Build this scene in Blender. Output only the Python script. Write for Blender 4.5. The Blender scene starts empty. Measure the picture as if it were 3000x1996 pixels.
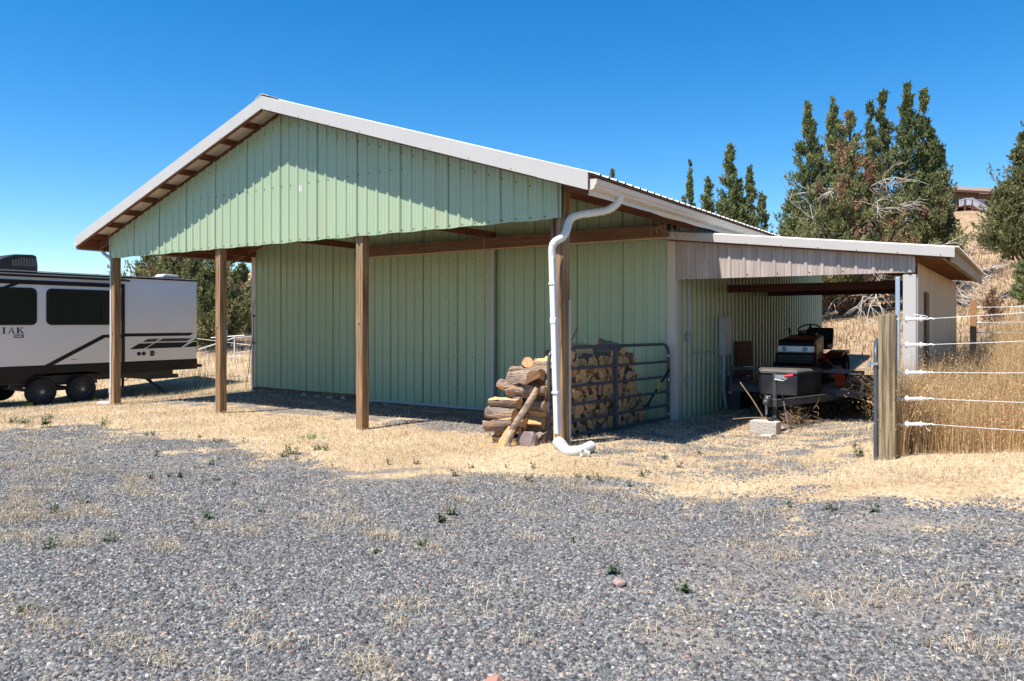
import bpy, bmesh, math, random
import numpy as np
from mathutils import Vector, Matrix
random.seed(7)
scn = bpy.context.scene
COL = scn.collection
PI = math.pi

# ------------------------------------------------------------------ camera model
FOC, YAW = 2229.268, -.599
CAM = np.array([15.594, -8.283, 1.618]); HOR = 945.449
FWD = np.array([math.sin(YAW), math.cos(YAW), 0.]); RGT = np.array([math.cos(YAW), -math.sin(YAW), 0.])

def ray(u, v):
    return FWD + RGT*(u-1500)/FOC + np.array([0, 0, 1.])*(HOR-v)/FOC
def at(u, v, d):
    return CAM + ray(u, v)*d

def sst(a, b, x):
    t = np.clip((np.asarray(x, float)-a)/(b-a), 0, 1)
    return t*t*(3-2*t)

def gh(x, y):
    """height of the ground"""
    x = np.asarray(x, float); y = np.asarray(y, float)
    p0 = np.interp(x, [-80, -12, -8, -3.5, 0, 3.5, 7, 10.7, 12.5, 13.6, 14.3, 16, 20, 80],
                   [-1.0, -.5, -.45, -.335, -.08, -.01, -.01, .055, .02, .08, .19, .36, .6, 1.6])
    p1 = np.interp(x, [-80, -8, 0, 6, 16, 20, 80], [-1.0, -.35, -.1, 0, 0, .08, .8])
    w = sst(-5, -.3, y)
    z = p1*(1-w)+p0*w
    inwall = sst(-.6, .4, x)*sst(11.2, 10.6, x)*sst(2.2, 3.3, y)
    z = z*(1-inwall) + inwall*np.interp(x, [0, 4, 7, 11], [-.01, -.05, -.075, -.01])
    z = z + .05*np.clip(y-1, 0, 12)*sst(13.2, 15.5, x)
    dx = x-CAM[0]; dy = y-CAM[1]
    d = dx*FWD[0]+dy*FWD[1]; r = dx*RGT[0]+dy*RGT[1]
    a = r/np.maximum(d, 1.)
    lw = sst(.0, -.25, a)
    z = z + lw*(.11*np.clip(d-20, 0, 10)+.04*np.clip(d-30, 0, 30)+.1*np.clip(d-60, 0, 140)*sst(-.43, -.37, a))
    rw = sst(.05, .58, a)
    hill = .0475*np.clip(np.minimum(d, 112)-14, 0, None)**1.315
    bump = .5*np.sin(x*.31+1.3*np.sin(y*.17))*np.sin(y*.27+.8*np.sin(x*.13)) + .22*np.sin(x*.9+y*.4)*np.sin(y*.83-x*.3)
    z = z + rw*(hill+bump*sst(22, 60, d)) + .018*np.sin(x*1.9+.6*np.sin(y*1.3))*np.sin(y*2.1+x*.7)*sst(-9, -3, y)
    return z
def G(x, y): return float(gh(x, y))
def on_ground(u, v):
    d = 8.
    for _ in range(60):
        p = at(u, v, d); dz = p[2]-G(p[0], p[1])
        sl = (v-HOR)/FOC
        d += dz/max(sl, .01)*.8 if sl > 0 else 0
        d = min(max(d, 2.), 80.)
    p = at(u, v, d); return Vector((p[0], p[1], G(p[0], p[1])))

# ------------------------------------------------------------------ materials
def nt(m):
    m.use_nodes = True
    t = m.node_tree
    return t, t.nodes, t.links, t.nodes['Principled BSDF']
def ramp(n, stops, mode='LINEAR'):
    r = n.new('ShaderNodeValToRGB'); e = r.color_ramp; e.interpolation = mode
    while len(e.elements) < len(stops): e.elements.new(.5)
    for el, (p, c) in zip(e.elements, stops):
        el.position = p; el.color = (*c, 1) if len(c) == 3 else c
    return r
def pmat(name, c1, c2=None, scale=6., stretch=(1, 1, 1), rough=.6, metal=0., bump=0., bscale=None, detail=5., spec=.5,
         dirt=None, dscale=1.2, dthr=(.55, .75), dstretch=(1, 1, 1), coat=0.):
    m = bpy.data.materials.new(name); t, n, l, b = nt(m)
    tc = n.new('ShaderNodeTexCoord'); mp = n.new('ShaderNodeMapping'); mp.inputs['Scale'].default_value = stretch
    l.new(tc.outputs['Object'], mp.inputs[0])
    ns = n.new('ShaderNodeTexNoise'); ns.inputs['Scale'].default_value = scale; ns.inputs['Detail'].default_value = detail
    l.new(mp.outputs[0], ns.inputs['Vector'])
    c2 = c2 or tuple(min(1, x*.86) for x in c1)
    r = ramp(n, [(.3, c2), (.7, c1)]); l.new(ns.outputs['Fac'], r.inputs[0])
    out = r.outputs[0]
    if dirt:
        m2 = n.new('ShaderNodeMapping'); m2.inputs['Scale'].default_value = dstretch; l.new(tc.outputs['Object'], m2.inputs[0])
        n2 = n.new('ShaderNodeTexNoise'); n2.inputs['Scale'].default_value = dscale; n2.inputs['Detail'].default_value = 6
        l.new(m2.outputs[0], n2.inputs['Vector'])
        r2 = ramp(n, [(dthr[0], (0, 0, 0)), (dthr[1], (1, 1, 1))]); l.new(n2.outputs['Fac'], r2.inputs[0])
        mx = n.new('ShaderNodeMix'); mx.data_type = 'RGBA'
        l.new(r2.outputs[0], mx.inputs[0]); l.new(out, mx.inputs[6]); mx.inputs[7].default_value = (*dirt, 1)
        out = mx.outputs[2]
    l.new(out, b.inputs['Base Color'])
    b.inputs['Roughness'].default_value = rough; b.inputs['Metallic'].default_value = metal
    b.inputs['Specular IOR Level'].default_value = spec; b.inputs['Coat Weight'].default_value = coat
    if bump:
        bn = n.new('ShaderNodeBump'); bn.inputs['Strength'].default_value = bump; bn.inputs['Distance'].default_value = .02
        if bscale:
            n3 = n.new('ShaderNodeTexNoise'); n3.inputs['Scale'].default_value = bscale; n3.inputs['Detail'].default_value = 4
            l.new(mp.outputs[0], n3.inputs['Vector']); l.new(n3.outputs['Fac'], bn.inputs['Height'])
        else:
            l.new(ns.outputs['Fac'], bn.inputs['Height'])
        l.new(bn.outputs[0], b.inputs['Normal'])
    return m
def attr_mat(name, rough=.8, transl=0., spec=.3, var=.0):
    """colour from the mesh's own colour attribute (each stone, blade or leaf has its own colour)"""
    m = bpy.data.materials.new(name); t, n, l, b = nt(m)
    a = n.new('ShaderNodeAttribute'); a.attribute_name = 'col'
    out = a.outputs['Color']
    if var:
        tc = n.new('ShaderNodeTexCoord'); ns = n.new('ShaderNodeTexNoise'); ns.inputs['Scale'].default_value = var; ns.inputs['Detail'].default_value = 3
        l.new(tc.outputs['Object'], ns.inputs['Vector'])
        r = ramp(n, [(.3, (.6, .6, .6)), (.7, (1.25, 1.25, 1.25))]); l.new(ns.outputs['Fac'], r.inputs[0])
        mx = n.new('ShaderNodeMix'); mx.data_type = 'RGBA'; mx.blend_type = 'MULTIPLY'; mx.inputs[0].default_value = 1
        l.new(out, mx.inputs[6]); l.new(r.outputs[0], mx.inputs[7]); out = mx.outputs[2]
    l.new(out, b.inputs['Base Color']); b.inputs['Roughness'].default_value = rough; b.inputs['Specular IOR Level'].default_value = spec
    if transl:
        tr = n.new('ShaderNodeBsdfTranslucent'); l.new(out, tr.inputs['Color'])
        mix = n.new('ShaderNodeMixShader'); mix.inputs[0].default_value = transl
        l.new(b.outputs[0], mix.inputs[1]); l.new(tr.outputs[0], mix.inputs[2])
        l.new(mix.outputs[0], n['Material Output'].inputs[0])
    return m

GREEN = pmat('green painted steel', (.342, .425, .27), (.317, .395, .249), 1.5, (1, 1, .3), rough=.33, spec=.5, dirt=(.33, .34, .2), dscale=2.0, dthr=(.52, .88), dstretch=(3, 3, .22))
WHITE = pmat('white painted steel', (.47, .44, .41), (.44, .41, .385), 2., rough=.42, dirt=(.42, .38, .34), dscale=1.7, dthr=(.62, .95))
GUTTER = pmat('cream gutter steel', (.62, .58, .51), (.55, .5, .43), 3., (1, .3, 3), rough=.4, dirt=(.5, .43, .33), dscale=3., dthr=(.56, .85), bump=.25, bscale=2.2)
ROOFM = pmat('pale roof steel', (.5, .5, .48), (.44, .43, .41), 2., rough=.4, spec=.5)
SOFFIT = pmat('roof underside', (.66, .6, .54), (.55, .49, .43), 4., rough=.6, dirt=(.42, .33, .25), dthr=(.5, .8))
TRIM = pmat('cream corner trim', (.56, .49, .41), (.5, .44, .36), 2., (1, 1, .4), rough=.5, dirt=(.5, .41, .32), dthr=(.55, .9))
CLEAR = bpy.data.materials.new('weathered translucent sheet')
def _clear():
    t, n, l, b = nt(CLEAR)
    tc = n.new('ShaderNodeTexCoord'); mp = n.new('ShaderNodeMapping'); mp.inputs['Scale'].default_value = (9, 9, .6)
    l.new(tc.outputs['Object'], mp.inputs[0])
    ns = n.new('ShaderNodeTexNoise'); ns.inputs['Scale'].default_value = 1.2; ns.inputs['Detail'].default_value = 6
    l.new(mp.outputs[0], ns.inputs['Vector'])
    r = ramp(n, [(.25, (.32, .25, .21)), (.55, (.45, .37, .33)), (.8, (.62, .56, .52))]); l.new(ns.outputs['Fac'], r.inputs[0])
    l.new(r.outputs[0], b.inputs['Base Color']); b.inputs['Roughness'].default_value = .4
    tr = n.new('ShaderNodeBsdfTranslucent'); l.new(r.outputs[0], tr.inputs['Color'])
    mix = n.new('ShaderNodeMixShader'); mix.inputs[0].default_value = .12
    l.new(b.outputs[0], mix.inputs[1]); l.new(tr.outputs[0], mix.inputs[2]); l.new(mix.outputs[0], n['Material Output'].inputs[0])
_clear()
CREAMW = pmat('cream ribbed wall', (.62, .45, .28), (.52, .36, .21), 2., (2, 2, .3), rough=.55)
def wood(name, c1, c2, axis='z', rough=.75, bump=.35, dirt=None):
    st = {'z': (18, 18, .6), 'x': (.6, 18, 18), 'y': (18, .6, 18)}[axis]
    m = pmat(name, c1, c2, 2.2, st, rough=rough, bump=bump, detail=6, dirt=dirt, dscale=1.3, dthr=(.5, .8))
    e = [x for x in m.node_tree.nodes if x.type == 'VALTORGB'][0].color_ramp.elements; e[0].position = .4; e[1].position = .6
    return m
POSTW = wood('treated timber post', (.35, .21, .1), (.14, .075, .035), 'z', bump=.6, dirt=(.2, .15, .075))
FPOSTW = wood('weathered fence timber', (.31, .235, .135), (.1, .068, .038), 'z', bump=1., dirt=(.2, .185, .11))
BEAMX = wood('brown beam', (.19, .1, .055), (.115, .06, .033), 'x', dirt=(.17, .11, .07))
BEAML = wood('pale lumber', (.58, .42, .26), (.46, .32, .18), 'x')
REDW = wood('red brown framing', (.19, .068, .032), (.12, .042, .02), 'y')
REDX = wood('red brown rafter', (.17, .06, .03), (.105, .037, .018), 'x')
ORNGW = wood('orange framing', (.4, .2, .085), (.28, .13, .055), 'x')
GREYW = wood('weathered eave timber', (.42, .33, .22), (.3, .22, .14), 'y')
BLACK = pmat('black gloss', (.01, .01, .011), (.007, .007, .008), 3, rough=.5, spec=.3)
RUBBER = pmat('rubber', (.022, .021, .02), (.014, .013, .013), 9, rough=.85, dirt=(.06, .05, .04), dscale=5, dthr=(.55, .9))
DARKM = pmat('black frame paint', (.06, .062, .067), (.04, .042, .046), 5, rough=.5, spec=.3, dirt=(.09, .08, .07), dscale=5, dthr=(.58, .85))
STEEL = pmat('galvanised steel', (.42, .43, .45), (.33, .34, .36), 14, rough=.42, metal=.7)
GREYM = pmat('grey enamel', (.52, .51, .5), (.46, .45, .44), 4, rough=.5, dirt=(.22, .19, .16), dthr=(.55, .9))
GATEM = pmat('blue grey gate tube', (.075, .082, .098), (.06, .066, .08), 8, rough=.42, metal=.15, dirt=(.16, .15, .14), dscale=8, dthr=(.62, .85))
GLASS = pmat('dark tinted glass', (.006, .007, .008), (.004, .005, .006), 3, rough=.05, spec=.6)
VANW = pmat('trailer white gelcoat', (.7, .665, .63), (.68, .645, .61), 1., rough=.28, spec=.5, coat=.2)
PVC = pmat('white pvc', (.56, .54, .5), (.48, .45, .4), 6, rough=.4, dirt=(.5, .45, .37), dscale=5, dthr=(.58, .9))
DOWNM = pmat('white downspout', (.68, .67, .65), (.62, .61, .59), 4, rough=.38, dirt=(.42, .38, .32), dscale=3, dthr=(.58, .85))
MAROON = pmat('dark red paint', (.24, .018, .024), (.17, .012, .018), 5, rough=.4, dirt=(.1, .06, .05), dthr=(.55, .9))
ORANGE = pmat('orange webbing', (.8, .11, .02), (.65, .07, .012), 30, rough=.7)
REDP = pmat('red plastic', (.55, .03, .06), None, 8, rough=.4)
CONC = pmat('concrete block', (.47, .42, .37), (.36, .32, .28), 40, rough=.95, bump=.6, dirt=(.3, .26, .22), dscale=4)
BARK = pmat('bark', (.46, .34, .26), (.075, .05, .037), 2.2, (1.2, 6, 6), rough=.95, bump=2.5, detail=8, dirt=(.44, .26, .15), dscale=1.6, dthr=(.5, .7))
CUTW = pmat('split wood', (.72, .42, .18), (.47, .24, .09), 2.4, (.5, 5, 5), rough=.8, bump=1.0, detail=7, dirt=(.68, .46, .25), dscale=1.3, dthr=(.48, .72))
ENDW = pmat('sawn end grain', (.72, .42, .19), (.52, .28, .115), 5., rough=.85, bump=.4, dirt=(.3, .16, .08), dscale=1.6, dthr=(.52, .72))
STONE = pmat('purple grey stone', (.24, .17, .16), (.17, .12, .115), 9, rough=.9, bump=.5)
REDSTONE = pmat('red stone', (.4, .2, .16), (.28, .13, .1), 14, rough=.95, bump=.5)
YELL = pmat('yellow fibreglass', (.62, .38, .03), None, 9, rough=.45)
TRUNK = pmat('juniper bark', (.16, .115, .085), (.06, .04, .03), 6., (8, 8, 1), rough=.95, bump=.8)
DEADB = pmat('bleached dead wood', (.5, .45, .4), (.3, .26, .23), 8, (4, 4, 1), rough=.9)
TWIG = pmat('dry twig', (.26, .17, .1), (.15, .095, .055), 9, rough=.9)
LEAF = attr_mat('juniper foliage', rough=.75, transl=.32, spec=.25)
WEEDM = attr_mat('weed leaf', rough=.6, transl=.3)
BLADE = attr_mat('dry blade', rough=.7, transl=.25, spec=.3)
PEBBLE = attr_mat('gravel stone', rough=.9, spec=.25, var=60.)
INSUL = pmat('white insulator plastic', (.85, .85, .84), None, 5, rough=.35)
WIREW = pmat('white fence tape', (.82, .82, .8), None, 40, rough=.6)
BLUET = pmat('blue twine', (.03, .25, .5), None, 9, rough=.7)

# ------------------------------------------------------------------ mesh builder
def axes(dv, up=(0, 0, 1)):
    d = Vector(dv).normalized(); u = Vector(up)
    if abs(d.dot(u)) > .98: u = Vector((1, 0, 0))
    s = d.cross(u).normalized(); u = s.cross(d).normalized()
    return d, s, u
class MB:
    def __init__(s): s.v, s.f, s.m = [], [], []
    def add(s, vs, fs, mi=0):
        o = len(s.v); s.v += [tuple(v) for v in vs]
        for f in fs: s.f.append(tuple(i+o for i in f)); s.m.append(mi)
        return s
    def box(s, x0, y0, z0, x1, y1, z1, mi=0):
        x0, x1 = sorted((x0, x1)); y0, y1 = sorted((y0, y1)); z0, z1 = sorted((z0, z1))
        return s.add([(x0, y0, z0), (x1, y0, z0), (x1, y1, z0), (x0, y1, z0), (x0, y0, z1), (x1, y0, z1), (x1, y1, z1), (x0, y1, z1)],
              [(0, 3, 2, 1), (4, 5, 6, 7), (0, 1, 5, 4), (1, 2, 6, 5), (2, 3, 7, 6), (3, 0, 4, 7)], mi)
    def beam(s, p, q, w, h, mi=0, up=(0, 0, 1), w2=None, h2=None):
        p, q = Vector(p), Vector(q); d, a, u = axes(q-p, up)
        w2 = w if w2 is None else w2; h2 = h if h2 is None else h2
        vs = [p+a*sx*w/2+u*sy*h/2 for sx, sy in ((-1, -1), (1, -1), (1, 1), (-1, 1))]+[q+a*sx*w2/2+u*sy*h2/2 for sx, sy in ((-1, -1), (1, -1), (1, 1), (-1, 1))]
        return s.add(vs, [(3, 2, 1, 0), (4, 5, 6, 7), (0, 1, 5, 4), (1, 2, 6, 5), (2, 3, 7, 6), (3, 0, 4, 7)], mi)
    def tube(s, pts, r, n=8, mi=0, caps=True, flat=1.):
        pts = [Vector(p) for p in pts]; rs = r if isinstance(r, (list, tuple)) else [r]*len(pts)
        vs = []; prev = None
        for i, p in enumerate(pts):
            d = (pts[min(i+1, len(pts)-1)]-pts[max(i-1, 0)]).normalized()
            if prev is None: _, a, u = axes(d)
            else:
                a = (prev-d*prev.dot(d)).normalized(); u = a.cross(d).normalized()
            prev = a
            for k in range(n):
                t = 2*PI*k/n; vs.append(p+a*math.cos(t)*rs[i]+u*math.sin(t)*rs[i]*flat)
        fs = [(i*n+k, i*n+(k+1) % n, (i+1)*n+(k+1) % n, (i+1)*n+k) for i in range(len(pts)-1) for k in range(n)]
        if caps: fs += [tuple(range(n-1, -1, -1)), tuple(range((len(pts)-1)*n, len(pts)*n))]
        return s.add(vs, fs, mi)
    def lathe(s, prof, c, axis='x', n=24, mi=0, cap=False):
        """prof: (offset along the axis, radius)"""
        c = Vector(c); E = {'x': (Vector((1, 0, 0)), Vector((0, 1, 0)), Vector((0, 0, 1))), 'y': (Vector((0, 1, 0)), Vector((0, 0, 1)), Vector((1, 0, 0))), 'z': (Vector((0, 0, 1)), Vector((1, 0, 0)), Vector((0, 1, 0)))}[axis] if isinstance(axis, str) else axes(axis)
        vs = [c+E[0]*t+(E[1]*math.cos(2*PI*k/n)+E[2]*math.sin(2*PI*k/n))*r for t, r in prof for k in range(n)]
        fs = [(i*n+k, i*n+(k+1) % n, (i+1)*n+(k+1) % n, (i+1)*n+k) for i in range(len(prof)-1) for k in range(n)]
        if cap: fs += [tuple(range(n-1, -1, -1)), tuple(range((len(prof)-1)*n, len(prof)*n))]
        return s.add(vs, fs, mi)
    def prism(s, pts, axis, a, b, mi=0):
        """polygon pts in the two other axes (in x,y,z order), extruded along axis from a to b"""
        def P(p, t):
            return {'x': (t, p[0], p[1]), 'y': (p[0], t, p[1]), 'z': (p[0], p[1], t)}[axis]
        n = len(pts); vs = [P(p, a) for p in pts]+[P(p, b) for p in pts]
        fs = [tuple(range(n-1, -1, -1)), tuple(range(n, 2*n))]+[(i, (i+1) % n, n+(i+1) % n, n+i) for i in range(n)]
        return s.add(vs, fs, mi)
    def ribs(s, a0, a1, pitch, phase, h, P, Q, mi=0, minor=.004):
        """ribbed sheet: profile along a from a0 to a1; P(a,h), Q(a,h) give its two edges"""
        pr = []
        k0 = math.floor((a0-phase)/pitch)-1
        a = phase+k0*pitch
        while a < a1+pitch:
            pr += [(a-.034, 0), (a-.016, h), (a+.016, h), (a+.034, 0)]
            if minor:
                for q in (.36, .64):
                    pr += [(a+pitch*q-.012, 0), (a+pitch*q-.006, minor), (a+pitch*q+.006, minor), (a+pitch*q+.012, 0)]
            a += pitch
        pr = [(a0, 0)]+[p for p in pr if a0+.002 < p[0] < a1-.002]+[(a1, 0)]
        vs = [P(a, hh) for a, hh in pr]+[Q(a, hh) for a, hh in pr]; n = len(pr)
        return s.add(vs, [(i, i+1, n+i+1, n+i) for i in range(n-1)], mi)
    def ball(s, c, r, n=8, mi=0, sq=(1, 1, 1)):
        c = Vector(c); vs = []
        for i in range(n//2+1):
            t = PI*i/(n//2)
            for k in range(n):
                q = 2*PI*k/n; vs.append(c+Vector((math.sin(t)*math.cos(q)*r*sq[0], math.sin(t)*math.sin(q)*r*sq[1], math.cos(t)*r*sq[2])))
        return s.add(vs, [(i*n+k, i*n+(k+1) % n, (i+1)*n+(k+1) % n, (i+1)*n+k) for i in range(n//2) for k in range(n)], mi)
    def build(s, name, mats, parent=None, bevel=0., ang=32, local=False, smooth=True):
        me = bpy.data.meshes.new(name)
        off = Vector((0, 0, 0))
        if parent is not None and not local:
            q = parent
            while q is not None: off += q.location; q = q.parent
        me.from_pydata([(v[0]-off.x, v[1]-off.y, v[2]-off.z) for v in s.v], [], s.f)
        for m in (mats if isinstance(mats, (list, tuple)) else [mats]): me.materials.append(m)
        me.polygons.foreach_set('material_index', s.m)
        bm = bmesh.new(); bm.from_mesh(me); bmesh.ops.recalc_face_normals(bm, faces=bm.faces); bm.to_mesh(me); bm.free()
        if smooth:
            me.polygons.foreach_set('use_smooth', [True]*len(me.polygons)); me.set_sharp_from_angle(angle=math.radians(ang))
        me.update()
        o = bpy.data.objects.new(name, me); COL.objects.link(o)
        if parent is not None: o.parent = parent
        if bevel:
            b = o.modifiers.new('edge', 'BEVEL'); b.width = bevel; b.segments = 2; b.limit_method = 'ANGLE'; b.angle_limit = math.radians(40)
        return o
def tag(o, label=None, cat=None, group=None, kind=None):
    if label: o['label'] = label
    if cat: o['category'] = cat
    if group: o['group'] = group
    if kind: o['kind'] = kind
    return o
def thing(name, label, cat, loc, group=None, rz=0.):
    o = bpy.data.objects.new(name, None); COL.objects.link(o); o.location = loc; o.rotation_euler = (0, 0, rz)
    o.empty_display_size = .2
    return tag(o, label, cat, group)
def quads(name, V, colr, mat, n=4, kind=None, parent=None):
    """mesh of many separate n-gons from an array (faces, n, 3) with a colour per face"""
    V = np.asarray(V, np.float32); k = V.shape[0]
    me = bpy.data.meshes.new(name); me.vertices.add(k*n); me.vertices.foreach_set('co', V.reshape(-1))
    me.loops.add(k*n); me.loops.foreach_set('vertex_index', np.arange(k*n, dtype=np.int32))
    me.polygons.add(k); me.polygons.foreach_set('loop_start', np.arange(0, k*n, n, dtype=np.int32))
    me.polygons.foreach_set('loop_total', np.full(k, n, np.int32))
    c = np.ones((k, n, 4), np.float32); c[:, :, :3] = np.asarray(colr, np.float32)[:, None, :]
    at_ = me.attributes.new('col', 'FLOAT_COLOR', 'POINT'); at_.data.foreach_set('color', c.reshape(-1))
    me.materials.append(mat); me.update(); me.validate()
    o = bpy.data.objects.new(name, me); COL.objects.link(o)
    if parent is not None: o.parent = parent
    if kind: o['kind'] = kind
    return o
def rep(seq, k): return [x for x in seq for _ in range(k)]
SUN_E, SKY_E, EXPO, SKY_SAT, SKY_HUE = 5.0, .098, .95, 1.38, .498
# ------------------------------------------------------------------ ground
YB = np.array([(-40, -7), (-10, -4.6), (1.9, -2.9), (2.8, -2.5), (4.3, -2.0), (6.2, -2.0), (7.9, -2.2), (9.2, -2.35), (10.05, -2.15), (11.1, -1.75), (12.15, -1.45), (12.8, -1.42), (13.4, -1.42), (14.1, -1.55), (14.6, -1.6), (15.5, -1.45), (18, -.5), (40, 5)])
def straw(x, y):
    """how much dry mown grass lies on the gravel (0 = bare gravel)"""
    yb = np.interp(x, YB[:, 0], YB[:, 1])+.12*np.sin(x*2.3)+.08*np.sin(x*5.1+1)
    q = y-yb+.22*np.sin(x*2.7+1.9*np.sin(y*2.2))*np.sin(y*3.1+x*.8)+.12*np.sin(x*7.1+y*3.)*np.sin(y*8.3-x*2.1)
    m = .5*sst(-.3, .45, q)+.5*sst(-2.1, .8, q+.35*np.sin(x*1.3+y*2)+.3*np.sin(x*3.7-y*2.9))
    porch = sst(-.5, .3, x)*sst(11.2, 10.4, x)*sst(.1, 1.0, y+.12*np.sin(x*1.7))
    m = m*(1-.72*porch)
    yard = sst(10.5, 11.2, x)*sst(14.2, 13.8, x)*sst(-.9, -.1, y)
    m = m*(1-.42*yard)
    left = sst(4.8, 2.6, x)*sst(-2.9, -1.2, y)*sst(-.6, -1.4, y)*.3
    band = sst(11.4, 12.2, x)*sst(-1.25, -.9, y)*sst(-.2, -.6, y)*.25*sst(14, 13, x)
    return np.clip(m-left-band, 0, 1)
def noise2(x, y):
    return np.sin(x*1.7+2.1*np.sin(y*.9))*np.sin(y*1.9+1.7*np.sin(x*1.1+1))*.5+.3*np.sin(x*4.3+y*2.7+np.sin(y*3.1))*np.sin(y*5.1-x*1.9)+.2*np.sin(x*9.1-y*7.3)*np.sin(y*8.7+x*5.)
def lines():
    xs = [np.linspace(-420, -60, 22), np.linspace(-58, -12, 36), np.linspace(-11.4, 18, 190), np.linspace(18.5, 60, 70), np.linspace(63, 420, 46)]
    ys = [np.linspace(-60, -10, 16), np.linspace(-9.6, 8, 150), np.linspace(8.4, 40, 80), np.linspace(41, 130, 90), np.linspace(134, 420, 34)]
    return np.concatenate(xs), np.concatenate(ys)
gx, gy = lines(); XX, YY = np.meshgrid(gx, gy); ZZ = gh(XX, YY)
nx, ny = len(gx), len(gy)
gm = bpy.data.meshes.new('ground')
idx = np.arange(nx*ny).reshape(ny, nx)
gm.from_pydata(np.stack([XX, YY, ZZ], -1).reshape(-1, 3).tolist(), [], np.stack([idx[:-1, :-1], idx[:-1, 1:], idx[1:, 1:], idx[1:, :-1]], -1).reshape(-1, 4).tolist())
gm.polygons.foreach_set('use_smooth', [True]*len(gm.polygons))
ms = straw(XX, YY)
far = sst(6, 14, np.hypot(np.maximum(0, np.abs(XX-6)-7), np.maximum(0, YY-3)))
cc = np.ones((ny, nx, 4), np.float32); cc[..., 0] = ms; cc[..., 1] = far; cc[..., 2] = np.maximum(sst(-.3, .4, XX)*sst(11, 10.5, XX)*sst(.2, 1., YY), sst(.2, .55, noise2(XX*.45+3, YY*.5)))
gm.attributes.new('col', 'FLOAT_COLOR', 'POINT').data.foreach_set('color', cc.reshape(-1))
ground = bpy.data.objects.new('ground', gm); COL.objects.link(ground); ground['kind'] = 'structure'
def ground_material():
    m = bpy.data.materials.new('gravel and dry grass ground'); t, n, l, b = nt(m)
    tc = n.new('ShaderNodeTexCoord'); at_ = n.new('ShaderNodeAttribute'); at_.attribute_name = 'col'
    sp = n.new('ShaderNodeSeparateColor'); l.new(at_.outputs['Color'], sp.inputs[0])
    def noise(s, det=5, st=None):
        q = n.new('ShaderNodeTexNoise'); q.inputs['Scale'].default_value = s; q.inputs['Detail'].default_value = det
        if st:
            mp = n.new('ShaderNodeMapping'); mp.inputs['Scale'].default_value = st; l.new(tc.outputs['Object'], mp.inputs[0]); l.new(mp.outputs[0], q.inputs['Vector'])
        else: l.new(tc.outputs['Object'], q.inputs['Vector'])
        return q
    def mixc(f, a, c, mode='MIX'):
        q = n.new('ShaderNodeMix'); q.data_type = 'RGBA'; q.blend_type = mode
        if isinstance(f, float): q.inputs[0].default_value = f
        else: l.new(f, q.inputs[0])
        for i, s in ((6, a), (7, c)):
            if isinstance(s, tuple): q.inputs[i].default_value = (*s, 1)
            else: l.new(s, q.inputs[i])
        return q.outputs[2]
    def math_(op, a, c=None):
        q = n.new('ShaderNodeMath'); q.operation = op
        for i, s in enumerate((a, c)):
            if s is None: continue
            if isinstance(s, (int, float)): q.inputs[i].default_value = s
            else: l.new(s, q.inputs[i])
        return q.outputs[0]
    # gravel: cells of stone
    vo = n.new('ShaderNodeTexVoronoi'); vo.inputs['Scale'].default_value = 60; l.new(tc.outputs['Object'], vo.inputs['Vector'])
    sc_ = n.new('ShaderNodeSeparateColor'); l.new(vo.outputs['Color'], sc_.inputs[0])
    gr = ramp(n, [(0, (.05, .051, .054)), (.35, (.1, .1, .104)), (.7, (.16, .157, .156)), (.88, (.22, .205, .19)), (1, (.34, .31, .28))]); l.new(sc_.outputs[0], gr.inputs[0])
    big = ramp(n, [(.3, (.78, .78, .8)), (.7, (1.2, 1.17, 1.12))]); l.new(noise(.55, 4).outputs['Fac'], big.inputs[0])
    gcol = mixc(1., gr.outputs[0], big.outputs[0], 'MULTIPLY')
    # dusty soil between
    dust = ramp(n, [(.5, (0, 0, 0)), (.72, (1, 1, 1))]); l.new(noise(1.1, 6).outputs['Fac'], dust.inputs[0])
    gcol = mixc(math_('MULTIPLY', dust.outputs[0], .45), gcol, (.22, .18, .15))
    gcol = mixc(math_('MULTIPLY', sp.outputs[2], .45), gcol, (.24, .195, .158))
    # straw
    s1 = ramp(n, [(.25, (.3, .215, .13)), (.5, (.5, .395, .255)), (.75, (.64, .53, .37))]); l.new(noise(30, 6, (1, .4, 1)).outputs['Fac'], s1.inputs[0])
    s2 = ramp(n, [(.3, (.68, .6, .52)), (.7, (1.02, .98, .95))]); l.new(noise(.8, 5).outputs['Fac'], s2.inputs[0])
    scol = mixc(1., s1.outputs[0], s2.outputs[0], 'MULTIPLY')
    # hillside: tan grass, reddish bare earth
    h1 = ramp(n, [(.3, (.24, .145, .095)), (.45, (.32, .21, .13)), (.62, (.4, .285, .165)), (.8, (.45, .335, .19))]); l.new(noise(.12, 7).outputs['Fac'], h1.inputs[0])
    h2 = ramp(n, [(.3, (.62, .58, .55)), (.55, (1, 1, 1)), (.8, (1.15, 1.12, 1.05))]); l.new(noise(2.4, 8).outputs['Fac'], h2.inputs[0])
    hcol = mixc(1., h1.outputs[0], h2.outputs[0], 'MULTIPLY')
    f0 = math_('ADD', sp.outputs[0], math_('MULTIPLY', math_('SUBTRACT', noise(2.6, 7).outputs['Fac'], .5), 2.2))
    fr = ramp(n, [(.36, (0, 0, 0)), (.62, (1, 1, 1))]); l.new(f0, fr.inputs[0])
    col = mixc(fr.outputs[0], gcol, scol)
    col = mixc(sp.outputs[1], col, hcol)
    l.new(col, b.inputs['Base Color']); b.inputs['Roughness'].default_value = .95; b.inputs['Specular IOR Level'].default_value = .2
    b1 = n.new('ShaderNodeBump'); b1.inputs['Strength'].default_value = .8; b1.inputs['Distance'].default_value = .012; b1.invert = True
    l.new(vo.outputs['Distance'], b1.inputs['Height'])
    b2 = n.new('ShaderNodeBump'); b2.inputs['Strength'].default_value = .7; b2.inputs['Distance'].default_value = .05
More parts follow.
